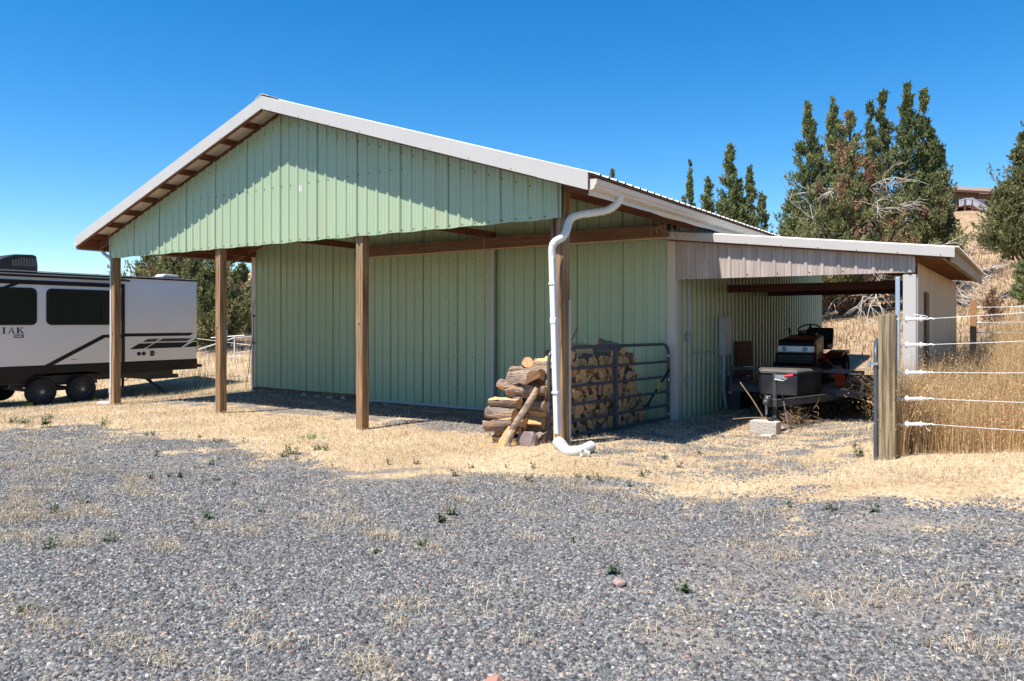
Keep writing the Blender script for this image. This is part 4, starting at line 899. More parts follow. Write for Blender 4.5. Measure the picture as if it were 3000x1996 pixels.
p = on_ground(1815, 1716); rock('rock', (p.x, p.y, p.z+.015), (.045, .045, .035), 8, pmat('pink stone', (.36, .24, .2), (.25, .17, .15), 12, rough=.9, bump=.5), 'pinkish stone lying loose on the grey gravel right of the middle')
for k, (u, v) in enumerate(((858, 1160), (885, 1157), (940, 1160), (968, 1162))):
    x = 2.1+k*.42; rock('rock', (x, 3.2, G(x, 3.2)+.03), (.09-.012*(k % 2), .07, .05), 20+k, CONC, 'pale stone lying at the foot of the green porch wall')['group'] = 'pale stones along the porch wall'
for o in [o for o in bpy.data.objects if o.get('label') == 'pale stone lying at the foot of the green porch wall']: o['category'] = 'rock'
bm.free()
# loose bark chips in the porch front
for k, (u, v, lab) in enumerate(((470, 1211, 'flat brown bark chip lying on the straw left of the second post'), (1195, 1234, 'reddish bark chip lying on the gravel to the right of the third post'))):
    p = on_ground(u, v); rock('bark_chip', (p.x, p.y, p.z+.02), (.13, .06, .025), 60+k, BARK, lab, 'bark chip', .3)
# ------------------------------------------------------------------ fence at the right
fp = thing('fence_post', 'weathered square timber fence post with greenish top standing in dry grass', 'fence post', (14.345, .57, G(14.34, .57)))
MB().box(14.265, .49, -.1, 14.425, .65, 1.7).build('post', FPOSTW, fp, .006)
for z in (1.66, 1.385, 1.095, .82, .555):
    zz = z
    pass
WZ1 = (1.651, 1.382, 1.092, .819, .553); WZ2 = (1.742, 1.456, 1.129, .829, .544)
NUM = ('topmost', 'second from the top', 'third from the top', 'fourth from the top', 'lowest')
for i in range(5):
    a = Vector((14.425, .56, WZ1[i]-.004)); b = Vector((14.51, .62, WZ1[i])); c_ = Vector((14.69, .7, WZ1[i]+.006)); e = Vector((15.85, .86, WZ2[i]))
    h = thing('gate_handle', 'white insulated fence handle hooked to the timber post, %s of the five' % NUM[i], 'fence handle', tuple(b), 'white insulated handles on the fence post')
    d = (c_-b).normalized()
    mb = MB(); mb.tube([b, b+d*.015, b+d*.02, b+d*.13, b+d*.135, b+d*.15, b+d*.155, b+d*.19], [.034, .034, .019, .018, .028, .028, .015, .012], 12); mb.tube([b-d*.012, b], [.02, .028], 12); mb.build('grip', INSUL, h)
    mb = MB(); mb.tube(smoothpath([a-Vector((.01, 0, 0)), a+Vector((.03, .012, .01)), a+Vector((.045, .02, -.014)), a+Vector((.06, .035, .008)), b], 4), .0045, 6); mb.build('hook', STEEL, h)
    mb = MB(); mb.tube(smoothpath([b+d*.185, b+d*.205+Vector((0, 0, .008)), b+d*.22, b+d*.205-Vector((0, 0, .008)), b+d*.19], 3), .003, 5)
    w0 = b+d*.22; mb.tube([w0, w0.lerp(e, .5)+Vector((0, 0, -.004)), e, e+(e-w0)*4], .003, 6); mb.tube([w0, w0+Vector((.02, 0, .006)), w0+Vector((.05, 0, -.004))], .008, 6)
    if i in (0, 4): mb.tube(smoothpath([w0, w0+Vector((-.03, -.01, .03 if i == 0 else -.03)), w0+Vector((-.14 if i == 0 else .01, -.01, .045 if i == 0 else -.07))], 3), .0035, 5)
    mb.build('wire', WIREW, h)
g2 = thing('pipe_gate', 'grey tube gate swung open and seen end-on along the left face of the fence post', 'gate', (14.2, .55, G(14.2, .55)))
A, B = Vector((14.238, .5, 0)), Vector((13.93, 2.6, 0))
def g2p(t, z): q = A.lerp(B, t); return (q.x, q.y, z)
MB().tube([g2p(.0, G(14.22, .5)-.02), g2p(0, 1.2), g2p(.01, 1.3), g2p(.04, 1.37), g2p(.09, 1.4), g2p(.92, 1.4), g2p(.97, 1.37), g2p(1, 1.3), g2p(1, .2)], .021, 12).build('frame', GATEM, g2)
for z in (1.15, .9, .68, .48, .3): MB().tube([g2p(.01, z), g2p(.99, z)], .018, 8).build('rail', GATEM, g2)
mb = MB(); mb.box(14.18, .47, 1.17, 14.265, .5, 1.2); mb.box(14.165, .46, 1.15, 14.19, .51, 1.21); mb.build('latch', STEEL, g2)
# far end of that fence
ff = thing('fence_post', 'red brown fence post behind the back corner of the lean-to', 'fence post', (14.55, 11.2, G(14.55, 11.2)))
zf = G(14.55, 11.2)
MB().box(14.48, 11.15, zf-.1, 14.6, 11.27, 2.12).build('post', ORNGW, ff, .005)
mb = MB()
for z in (1.95, 1.62, 1.4): mb.tube([(14.6, 11.2, z), (14.72, 11.2, z), (24, 11.0, z+.1)], [.02, .006, .006], 6)
mb.build('wire', WIREW, ff)
p = on_ground(2814, 735)
p = Vector(at(2814, 730, 52)); p.z = G(p.x, p.y)
tag(MB().tube([p-Vector((0, 0, .2)), p+Vector((0, 0, 1.3))], .05, 8).build('fence_post', pmat('green steel stake', (.2, .2, .12), None, 8)), 'thin lone green stake on the hillside below the house', 'fence post')
# white pipe fence behind the travel trailer
wf = thing('pipe_fence', 'white pipe fence panel in dry grass between the travel trailer and the barn', 'fence', tuple(at(690, 1060, 26.)))
def wp(u, v, d=26.): return Vector(at(u, v, d))
p0 = wp(687, 986); p0b = Vector((p0.x, p0.y, G(p0.x, p0.y)-.1))
MB().tube([p0+Vector((0, 0, .02)), p0b], .02, 8).build('post', WIREW, wf)
q0 = wp(583, 1024, 24.5); q1 = wp(760, 984, 27.5)
for dz in (0, -.52):
    a, b, c_ = q0+Vector((0, 0, dz)), p0+Vector((0, 0, -.05+dz)), q1+Vector((0, 0, dz))
    if dz == 0: MB().tube([a, b], .02, 8).build('rail', WIREW, wf)
    MB().tube([b, c_], .017, 8).build('rail', WIREW, wf)
MB().tube([wp(618, 990, 26.5), wp(716, 983, 26.5)], .017, 8).build('rail', WIREW, wf)
MB().tube([wp(668, 1045, 26.5), wp(718, 1042, 26.5)], .015, 8).build('rail', WIREW, wf)
MB().tube([wp(600, 1101, 22.), wp(745, 1103, 22.)], .008, 6).build('wire', WIREW, wf)
MB().tube([wp(575, 992, 26), wp(760, 1015, 26)], .008, 6).build('wire', WIREW, wf)
mb = MB(); q = wp(664, 948, 20); mb.tube(smoothpath([q, q+Vector((0, 0, -.1)), q+Vector((.03, 0, -.35)), q+Vector((0, 0, -.6)), q+Vector((.02, 0, -.8))], 4), .012, 6)
tag(mb.build('twine', BLUET), 'blue twine hanging behind the second porch post', 'twine')

# ------------------------------------------------------------------ junipers
def spray_leaves(cent, dirs, cols, rng, k=30, size=.085, plume=.5, sc=1.):
    """plumes of small scale leaves, thick at the foot and pointed at the tip"""
    n = len(cent)
    ln = plume*(.6+.8*rng.random((n, 1)))*np.reshape(sc, (-1, 1))
    C = np.repeat(cent, k, 0); D = np.repeat(dirs, k, 0); K = np.repeat(cols, k, 0); Ln = np.repeat(ln, k, 0)
    t = rng.random((n*k, 1))**1.1
    P = C+D*(t-.35)*Ln+rng.normal(0, 1, (n*k, 3))*Ln*.15*(1.1-t)
    a = D*1.0+rng.normal(0, .6, (n*k, 3)); a /= np.linalg.norm(a, axis=1, keepdims=True)+1e-9
    b = np.cross(a, rng.normal(0, 1, (n*k, 3))); b /= np.linalg.norm(b, axis=1, keepdims=True)+1e-9
    s = size*(.55+.8*rng.random((n*k, 1)))
    V = np.stack([P-a*s*.9, P+b*s*.32, P+a*s*1.1, P-b*s*.32], 1)
    K = K*(.7+.6*rng.random((n*k, 1)))
    return V, K
GRN = np.array([(.085, .115, .042), (.14, .175, .065), (.205, .235, .095), (.275, .285, .125)])
OLV = np.array([(.11, .125, .05), (.17, .185, .075), (.245, .25, .105), (.32, .305, .145)])
DED = np.array([(.32, .17, .095), (.42, .24, .14), (.27, .15, .09), (.36, .24, .16)])
def juniper(label, base, spires, seed, pal, dens=1., size=.15, k=26, brown=0., brown_c=None, group=None, trunk=.28, dead=None, limbs=14, name='juniper_tree', lean=0., low=.06):
    """spires: (dx, dy, height, radius); offsets are along the camera's right and depth"""
    rng = np.random.default_rng(seed); r = random.Random(seed)
    root = thing(name, label, 'tree', tuple(base), group)
    Cn, Dn, Kn, SC = [], [], [], []; tm = MB(); b0 = Vector(base)
    for (dx, dy, h, rad) in spires:
        off = RGT*dx+FWD*dy; top = np.array(base)+off+np.array([0, 0, h])
        tr = trunk*(h/10)*(1 if abs(dx) < .3 else .7)
        pts = [b0-Vector((0, 0, .3)), b0+Vector((off[0]*.25, off[1]*.25, h*.15)), b0+Vector((off[0]*.75, off[1]*.75, h*.4)), b0+Vector((off[0]*.95, off[1]*.95, h*.7)), Vector(top)]
        tm.tube(smoothpath(pts, 4), [tr*max(.05, 1-i/16.) for i in range(17)], 8)
        nc = max(14, int(11.5*dens*h*rad**.6)); per = 7; n = nc*per
        tc_ = low+(1-low)*rng.random(nc)**1.2; ac_ = rng.random(nc)*2*PI
        pc_ = rad*1.3*np.minimum(1, (1-tc_)*1.22)**.8*np.minimum(1, .5+tc_*3.)*(1+.24*np.sin(ac_*3+tc_*9+seed)+.16*np.sin(ac_*5-tc_*17+seed*2))
        bl = pc_*rng.uniform(.55, 1.18, nc)                 # branch lengths: a ragged cone
        t = np.repeat(tc_, per); ang = np.repeat(ac_, per); prof = np.repeat(np.maximum(pc_, .05), per)
        sgm = np.tile(np.linspace(.3, 1., per), nc)+rng.normal(0, .05, n)
        rr = np.repeat(bl, per)*sgm
        ax = t[:, None]; out = np.stack([np.cos(ang), np.sin(ang), 0*ang], 1)
        cen = np.array(base)[None]+off[None]*np.minimum(1, .25+ax*1.6)+out*rr[:, None]
        cen[:, 2] = base[2]+t*h*.985+rr*np.repeat(rng.uniform(.1, .65, nc), per)
        cen = cen+rng.normal(0, 1, (n, 3))*(.03+.07*rr[:, None])
        dr = out*(.75-.35*t[:, None])+np.array([0, 0, .95])+rng.normal(0, .25, (n, 3)); dr /= np.linalg.norm(dr, axis=1, keepdims=True)
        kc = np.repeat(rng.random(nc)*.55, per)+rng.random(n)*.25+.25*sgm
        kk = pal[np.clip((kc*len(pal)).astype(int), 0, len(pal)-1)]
        SC.append((.5+.6*np.minimum(1, (1-t)*1.6))*np.clip(1.15-.35*sgm, .5, 1.2))
        if brown:
            bm_ = np.repeat(rng.random(nc), per) < brown*1.5*np.clip(.45+.9*np.sin(ang*2+t*7), 0, 1.4)
            kk = np.where(bm_[:, None], DED[rng.integers(0, 4, n)], kk)
        Cn.append(cen); Dn.append(dr); Kn.append(kk)
        for q in range(limbs):
            i = rng.integers(0, n); hh = min(max(t[i]*h-rr[i]*.55, .2), h*.95)
            s0 = np.array(base)+off*min(1, .25+1.6*hh/h); s0[2] = base[2]+hh
            m_ = (s0+cen[i])/2; m_[2] -= .08*rr[i]
            tm.tube([s0, m_, cen[i]], [tr*.32*(1-hh/h)+.03, .03, .012], 5, 0, False)
    tm.build('trunk', TRUNK, root)
    V, K = spray_leaves(np.concatenate(Cn), np.concatenate(Dn), np.concatenate(Kn), rng, k, size*.5, min(.72, size*4.4), np.concatenate(SC))
    V = V-np.array(base)[None, None]
    quads('crown', V, K, LEAF, 4, None, root)
    if dead:
        dm = MB()
        for (dx0, h0, nb, ln, up) in dead:
            s = Vector(base)+Vector(RGT*dx0)+Vector((0, 0, h0))
            for q in range(nb):
                a = r.uniform(-1.15, .75); d = Vector(RGT)*math.cos(a)*r.choice((1, 1, 1, -.6))+Vector(FWD)*(math.sin(a)-.7)+Vector((0, 0, up+r.uniform(-.5, .5))); d.normalize()
                L = ln*r.uniform(.5, 1.2); P = [s.copy()]; rad = [.038]
                for j in range(6):
                    d = (d+Vector((r.gauss(0, .2), r.gauss(0, .2), r.gauss(-.04, .18)))).normalized(); P.append(P[-1]+d*L/6); rad.append(.038*(1-j/7))
                dm.tube(P, rad, 5, 0, False)
                for j in range(2, 7):
                    for w in range(3):
                        dd = (d+Vector((r.gauss(0, .7), r.gauss(0, .7), r.gauss(-.15, .6)))).normalized(); l2 = L*r.uniform(.15, .4)
                        e1 = P[j]+dd*l2*.5+Vector((r.gauss(0, .05), r.gauss(0, .05), r.gauss(0, .06))); e2 = e1+(dd+Vector((0, 0, r.gauss(-.2, .4)))).normalized()*l2*.5
                        dm.tube([P[j], e1, e2], [.014, .01, .005], 4, 0, False)
        dm.build('dead_branches', DEADB, root)
    return root
def gbase(u, d):
    p = at(u, HOR, d); return (p[0], p[1], G(p[0], p[1]))
def H(v, d, b): return 1.618+(HOR-v)/FOC*d-b[2]
def w(px, d): return px*d/FOC
JG = 'junipers on the slope behind the lean-to'
d = 36.; b = gbase(2368, d)
juniper('tall narrow juniper with a single pointed spire at the left of the big clump', b, [(0, 0, H(298, d, b), w(62, d)), (w(-45, d), 0, H(560, d, b), w(70, d)), (w(45, d), .5, H(430, d, b), w(55, d)), (w(-70, d), -.5, H(660, d, b), w(60, d))], 11, GRN, 1.5, .15, group=JG)
d = 39.; b = gbase(2440, d)
juniper('slender juniper spire rising behind the browning tree in the big clump', b, [(0, 0, H(280, d, b), w(48, d)), (w(40, d), .5, H(360, d, b), w(52, d))], 12, GRN, 1.4, .15, group=JG)
d = 33.; b = gbase(2482, d)
juniper('half dead juniper with brown sprays, dark trunk and bleached bare branches', b, [(w(8, d), 0, H(325, d, b), w(105, d)), (w(-95, d), -.6, H(540, d, b), w(110, d)), (w(65, d), -.5, H(400, d, b), w(85, d)), (w(-25, d), -1, H(450, d, b), w(95, d)), (w(-150, d), -.6, H(690, d, b), w(80, d)), (w(110, d), -.8, H(600, d, b), w(100, d))], 13, OLV, .8, .13, k=30, brown=.22, group=JG, trunk=.42, limbs=34, low=.12,
        dead=[(.3, 2.6, 8, 3.4, .05), (.9, 1.4, 20, 4.4, -.02), (.5, 4.0, 7, 2.4, .3), (.2, 5.2, 6, 2.2, .5), (-.8, 2.2, 10, 2.6, .0), (2.6, 1.0, 14, 2.4, -.05)])
d = 37.; b = gbase(2640, d)
juniper('tallest dark juniper with several spires right of the half dead tree', b, [(w(20, d), 0, H(246, d, b), w(72, d)), (w(-45, d), .3, H(264, d, b), w(60, d)), (w(74, d), .2, H(262, d, b), w(42, d)), (w(95, d), .2, H(372, d, b), w(60, d)), (w(-85, d), .2, H(300, d, b), w(36, d)), (w(118, d), .1, H(425, d, b), w(38, d)), (w(70, d), -.6, H(520, d, b), w(80, d))], 14, GRN*.85, 1.25, .16, group=JG, trunk=.36)
d = 34.; b = gbase(2752, d)
juniper('low spreading pale green juniper at the right foot of the big clump', b, [(0, 0, H(505, d, b), w(60, d)), (w(-45, d), -.4, H(560, d, b), w(70, d)), (w(35, d), .2, H(600, d, b), w(45, d))], 15, OLV*.85, .95, .14, brown=.1, group=JG, dead=[(-.6, 1.6, 14, 2.2, .1), (.2, .8, 12, 2., 0)])
d = 43.; b = gbase(2138, d)
juniper('medium dark juniper with one sharp spire and shorter ones around it', b, [(0, 0, H(423, d, b), w(52, d)), (w(-64, d), 0, H(520, d, b), w(38, d)), (w(62, d), .3, H(487, d, b), w(36, d)), (w(95, d), 0, H(570, d, b), w(34, d)), (w(30, d), .2, H(520, d, b), w(42, d)), (w(-30, d), -.3, H(600, d, b), w(60, d)), (w(60, d), -.3, H(640, d, b), w(60, d))], 16, GRN, 1.5, .16, group=JG)
d = 47.; b = gbase(2022, d)
juniper('thin young juniper like a needle left of the medium juniper', b, [(0, 0, H(470, d, b), w(17, d)), (w(-18, d), 0, H(575, d, b), w(17, d)), (w(10, d), 0, H(600, d, b), w(20, d))], 17, GRN, 2.6, .14, group=JG)
d = 60.; b = gbase(1794, d)
juniper('tip of a far juniper showing just above the eave of the barn roof', b, [(0, 0, H(494, d, b), w(10, d))], 18, GRN, 2.6, .16)
b = gbase(1964, d)
juniper('tiny far juniper tip showing above the lower roof edge of the barn', b, [(0, 0, H(581, d, b), w(7, d))], 19, GRN, 2.5, .16)
d = 31.; b = gbase(3060, d)
juniper('big bushy juniper leaning into the right edge below the hill house', b, [(0, 0, H(300, d, b), w(115, d)), (w(-75, d), -.3, H(400, d, b), w(85, d)), (w(-130, d), -.5, H(545, d, b), w(85, d)), (w(-150, d), -.8, H(605, d, b), w(75, d)), (w(-60, d), -1.2, H(600, d, b), w(110, d)), (w(90, d), 0, H(380, d, b), w(110, d))], 20, OLV*.8, 1.7, .14, group=None, trunk=.4, limbs=18, low=.4)
d = 27.; b = gbase(2995, d)
juniper('small dark juniper bush on the slope under the big right tree', b, [(0, 0, H(775, d, b), w(26, d)), (w(25, d), 0, H(790, d, b), w(30, d))], 21, GRN, 2.5, .1, trunk=.15, name='juniper_bush')
LGp = 'junipers behind the travel trailer'
d = 33.; b = gbase(500, d)
juniper('wide olive juniper rising behind the roof of the travel trailer', b, [(0, 0, H(640, d, b), w(110, d)), (w(-65, d), 0, H(715, d, b), w(75, d)), (w(75, d), -.5, H(660, d, b), w(95, d)), (w(20, d), -1, H(760, d, b), w(120, d))], 22, OLV, 1.35, .14, brown=.05, group=LGp, trunk=.4, limbs=24)
d = 30.; b = gbase(640, d)
juniper('dense juniper reaching to the grass behind the second porch post', b, [(0, 0, H(700, d, b), w(75, d)), (w(-60, d), -.3, H(760, d, b), w(80, d)), (w(25, d), -.5, H(840, d, b), w(70, d)), (w(-20, d), -.9, H(900, d, b), w(85, d))], 23, OLV*.85, 1.7, .13, group=LGp, low=.0)
d = 38.; b = gbase(712, d)
juniper('rounded juniper showing just left of the barn corner trim', b, [(0, 0, H(765, d, b), w(40, d)), (w(22, d), 0, H(840, d, b), w(30, d)), (w(-30, d), 0, H(810, d, b), w(50, d))], 24, OLV, 2., .14, group=LGp, low=.0)
for k, (u, dd, v, pxw, lab) in enumerate(((730, 70, 880, 26, 'small far juniper dot on the brown hill left of the barn corner'), (748, 58, 930, 30, 'far juniper bush low beside the barn corner trim'), (2640, 52, 800, 30, 'rounded juniper bush behind the lean-to roof'), (2905, 24, 850, 18, 'dead looking low brush on the slope right of the lean-to'))):
    b = gbase(u, dd); juniper(lab, b, [(0, 0, max(.5, H(v, dd, b)), w(pxw, dd))], 30+k, OLV if k < 3 else DED, 2.4, .12*dd/33, name='juniper_bush', trunk=.15)
# fallen bleached branch on the slope
mb = MB(); rnd = random.Random(4)
for k in range(16):
    u0 = rnd.uniform(2830, 2890); P = []
    for j in range(5):
        u = u0+j*rnd.uniform(8, 22); q = at(u, HOR, 40.+rnd.uniform(-.2, .2)); P.append((q[0], q[1], G(q[0], q[1])+.15+.35*math.sin(j*.8)+rnd.uniform(-.1, .25)))
    mb.tube(P, [.06, .05, .04, .03, .015], 5)
tag(mb.build('fallen_branch', DEADB), 'bleached fallen branch lying on the slope beside the big right juniper', 'branch')

# ------------------------------------------------------------------ house on the hill
dh = 100.; hp = at(2850, 640, dh)
house = thing('hill_house', 'small brown shingle-roofed house with a white railed deck and stairs up on the hill', 'house', (hp[0], hp[1], hp[2]), rz=math.radians(34.3-180)+PI+math.radians(14))
# local frame: x right, y away, z up; 1 px of the photo is about 45 mm here
def hx(u): return (u-2850)*dh/FOC
def hz(v): return (640-v)*dh/FOC
HWALL = pmat('tan house siding', (.25, .2, .15), (.2, .16, .12), 2, (1, 1, 6), rough=.8)
HRED = pmat('red brown posts', (.17, .065, .045), None, 5, rough=.7); HSH = pmat('brown shingles', (.27, .19, .14), (.2, .135, .1), 3, (2, 6, 2), rough=.9)
HRAIL = pmat('white rail paint', (.6, .61, .65), None, 5, rough=.5)
def HB(): return MB()
HB().box(hx(2760), 2.2, hz(655), hx(3000), 8.5, hz(556)).build('wall', HWALL, house, local=True)
mb = HB(); mb.prism([(.2, hz(561)), (5.3, hz(561)+1.5), (10.5, hz(561)), (10.5, hz(561)+.18), (5.3, hz(561)+1.7), (.2, hz(561)+.18)], 'x', hx(2745), hx(3020)); mb.build('roof', HSH, house, local=True)
HB().box(hx(2746), .15, hz(564), hx(3019), .25, hz(558)).build('eave_board', HRED, house, local=True)
for u in (2843, 2883, 2925): HB().box(hx(u)-.1, .5, hz(606), hx(u)+.1, .7, hz(561)).build('porch_post', HRED, house, local=True)
dw = HB().box(hx(2819), 2.14, hz(604), hx(2835), 2.2, hz(578)).build('door', GLASS, house, local=True)
wn = HB().box(hx(2850), 2.14, hz(582), hx(2873), 2.2, hz(571)).build('window', HRAIL, house, local=True)
HB().box(hx(2851.5), 2.1, hz(580.5), hx(2871.5), 2.139, hz(572.5)).build('pane', GLASS, wn, local=True)
mb = HB(); mb.box(hx(2790), -1.2, hz(610), hx(2822), 2.2, hz(607)); mb.box(hx(2838), .4, hz(607), hx(2960), 2.2, hz(603)); mb.build('deck', HRED, house, local=True)
for u in (2797, 2821): HB().box(hx(u)-.08, -1.2, hz(660), hx(u)+.08, -1.04, hz(590)).build('deck_post', HRED, house, local=True)
def railing(p, q, n, nm='railing', h=.9):
    mb = MB(); p, q = Vector(p), Vector(q)
    mb.beam(p+Vector((0, 0, h)), q+Vector((0, 0, h)), .07, .09); mb.beam(p+Vector((0, 0, .08)), q+Vector((0, 0, .08)), .05, .08)
    for k in range(n+1):
        c_ = p.lerp(q, k/n); mb.beam(c_+Vector((0, 0, .08)), c_+Vector((0, 0, h)), .06, .06, 0, (0, 1, 0))
    return mb.build(nm, HRAIL, house, local=True)
railing((hx(2797), -1.15, hz(608)), (hx(2822), -1.15, hz(606)), 7)
railing((hx(2778), -1.15, hz(613)), (hx(2796), -1.15, hz(609)), 5)
railing((hx(2823), -1.15, hz(606)), (hx(2877), -1.15, hz(630)), 15, 'stair_railing')
railing((hx(2838), .3, hz(606)), (hx(2892), .3, hz(624)), 15, 'stair_railing')
railing((hx(2843), .45, hz(603)), (hx(2900), .45, hz(603)), 14)
mb = HB()
for k in range(9): mb.box(hx(2823+k*6), -1.1, hz(609+k*2.7), hx(2829+k*6), .2, hz(607.5+k*2.7))
mb.beam((hx(2823), -1.12, hz(610)), (hx(2878), -1.12, hz(636)), .06, .25); mb.build('stair', HRED, house, local=True)
HB().box(hx(2877)-.1, -1.2, hz(645), hx(2877)+.1, -1.0, hz(612)).build('stair_post', HRED, house, local=True)
# small vehicle behind the branches
b = Vector(at(2752, HOR, 72)); b.z = G(b.x, b.y)
rv = thing('garden_cart', 'small red wheeled machine and pale bucket half hidden behind bare juniper branches', 'machine', tuple(b))
mb = MB(); mb.box(b.x-.7, b.y-.5, b.z+.35, b.x+.6, b.y+.5, b.z+.75); mb.prism([(b.y-.5, b.z+.75), (b.y+.5, b.z+.75), (b.y+.3, b.z+1.0), (b.y-.4, b.z+.9)], 'x', b.x-.2, b.x+.6); mb.build('body', REDP, rv, .04)
for sx in (-.5, .4): MB().lathe([(-.06, .1), (-.06, .3), (.06, .3), (.06, .1)], (b.x+sx, b.y-.56, b.z+.3), 'y', 14).build('wheel', RUBBER, rv)
b2 = Vector(at(2710, HOR, 72)); b2.z = G(b2.x, b2.y)
MB().lathe([(0, .001), (0, .4), (.8, .5), (.8, .001)], b2, 'z', 14).build('bucket', HRAIL, rv)

# ------------------------------------------------------------------ gravel stones, straw, tall grass
rng = np.random.default_rng(2)
def scatter(n, d0, d1, amax, p=1.):
    d = np.sqrt(d0**2+(d1**2-d0**2)*rng.random(n)); a = (rng.random(n)*2-1)*amax
    P = CAM[None]+(FWD[None]+RGT[None]*a[:, None])*d[:, None]
    return P[:, 0], P[:, 1], d
def stones(n, d0, d1, smin, smax):
    x, y, d = scatter(n, d0, d1, 1.12)
    s = straw(x, y); dm = sst(.25, .6, noise2(x*.45+3, y*.5)); keep = rng.random(n) > s*1.15+.6*dm
    x, y = x[keep], y[keep]; n = len(x)
    z = gh(x, y)
    base = np.array([(-1, -1, -1), (1, -1, -1), (1, 1, -1), (-1, 1, -1), (-.8, -.8, 1), (.8, -.8, 1), (.8, .8, 1), (-.8, .8, 1)], float)
    V = base[None]*np.ones((n, 1, 1)); V += rng.uniform(-.42, .42, V.shape)
    sz = (smin+(smax-smin)*rng.random(n)**2.2)*.5
    V *= sz[:, None, None]*np.stack([rng.uniform(.8, 1.35, n), rng.uniform(.65, 1.1, n), rng.uniform(.3, .7, n)], 1)[:, None]
    ang = rng.random(n)*2*PI; tx = rng.normal(0, .3, n); c_, s_ = np.cos(ang)[:, None], np.sin(ang)[:, None]
    ct, st = np.cos(tx)[:, None], np.sin(tx)[:, None]
    Y2 = V[..., 1]*ct-V[..., 2]*st; Z2 = V[..., 1]*st+V[..., 2]*ct
    X3 = V[..., 0]*c_-Y2*s_; Y3 = V[..., 0]*s_+Y2*c_
    W = np.stack([X3+x[:, None], Y3+y[:, None], Z2+(z+sz*.18)[:, None]], -1)
    pal = np.array([(.05, .051, .054), (.08, .081, .086), (.125, .126, .131), (.175, .174, .175), (.22, .217, .21), (.29, .272, .25), (.33, .26, .2), (.25, .16, .135), (.46, .43, .39)])
    pr = np.array([.13, .23, .24, .19, .11, .055, .04, .012, .01]); kk = pal[rng.choice(len(pal), n, p=pr/pr.sum())]*rng.uniform(.8, 1.2, (n, 1))
    return W, kk
def stone_mesh(parts):
    W = np.concatenate([p[0] for p in parts]); K = np.concatenate([p[1] for p in parts]); n = len(W)
    me = bpy.data.meshes.new('gravel'); me.vertices.add(n*8); me.vertices.foreach_set('co', W.astype(np.float32).reshape(-1))
    F = np.array([(4, 5, 6, 7), (0, 1, 5, 4), (1, 2, 6, 5), (2, 3, 7, 6), (3, 0, 4, 7)])
    L = (F[None]+np.arange(n)[:, None, None]*8).reshape(-1).astype(np.int32); nf = n*5
    me.loops.add(nf*4); me.loops.foreach_set('vertex_index', L); me.polygons.add(nf)
    me.polygons.foreach_set('loop_start', np.arange(0, nf*4, 4, dtype=np.int32)); me.polygons.foreach_set('loop_total', np.full(nf, 4, np.int32))
    c_ = np.ones((n, 8, 4), np.float32); c_[..., :3] = K[:, None]
    me.attributes.new('col', 'FLOAT_COLOR', 'POINT').data.foreach_set('color', c_.reshape(-1)); me.materials.append(PEBBLE); me.update(); me.validate()
    o = bpy.data.objects.new('gravel', me); COL.objects.link(o); o['kind'] = 'stuff'
stone_mesh([stones(180000, 2.2, 5.2, .0065, .024), stones(195000, 5.2, 8.2, .007, .022), stones(115000, 8.2, 12.5, .009, .024)])

def blades(x, y, z0, length, width, lean, col, segs=2, flat=False):
    """curved blades: quads strips, each blade segs quads"""
    n = len(x); ang = rng.random(n)*2*PI; dv = np.stack([np.cos(ang), np.sin(ang), 0*ang], 1)
    az = rng.random(n)*2*PI; sd = np.stack([np.cos(az), np.sin(az), rng.normal(0, .2, n)], 1)
    V, K = [], []
    prevc = np.stack([x, y, z0], 1); pw = width
    for i in range(segs):
        t1 = (i+1)/segs
        hor = lean*t1**1.5; up = np.sqrt(np.maximum(0, 1-np.minimum(hor, .98)**2))
        c1 = prevc+(dv*hor[:, None]+np.array([0, 0, 1.])*up[:, None])*(length/segs)[:, None]
        w1 = width*(1-t1*.8)
        V.append(np.stack([prevc-sd*pw[:, None]/2, prevc+sd*pw[:, None]/2, c1+sd*w1[:, None]/2, c1-sd*w1[:, None]/2], 1)); K.append(col)
        prevc, pw = c1, w1
    return np.concatenate(V), np.concatenate(K), prevc, dv
STR = np.array([(.5, .39, .25), (.6, .485, .33), (.68, .575, .415), (.44, .325, .19), (.36, .25, .145), (.75, .66, .51)])
TAL = np.array([(.47, .3, .14), (.57, .38, .185), (.42, .25, .11), (.64, .455, .24), (.33, .185, .08), (.46, .32, .155), (.72, .55, .33)])
def pick(p, n): return p[rng.integers(0, len(p), n)]*rng.uniform(.8, 1.15, (n, 1))
# mown straw on the ground
x, y, d = scatter(330000, 6.5, 24, .8)
s = straw(x, y)+.3*noise2(x, y)-.1; fr = sst(24, 12, d)
inb = (x > -.1) & (x < 10.8) & (y > 3.4)
keep = (rng.random(len(x)) < np.clip(s, 0, 1)*(.35+.65*fr)) & ~inb; x, y, d = x[keep], y[keep], d[keep]
n = len(x); ll = rng.uniform(.025, .085, n)*(1+.02*d)
V, K, _, _ = blades(x, y, gh(x, y)+.002, ll, np.full(n, .0042)*(.6+.06*d), rng.uniform(1.05, 1.42, n), pick(STR, n))
quads('mown_straw', V, K, BLADE, 4, 'stuff')
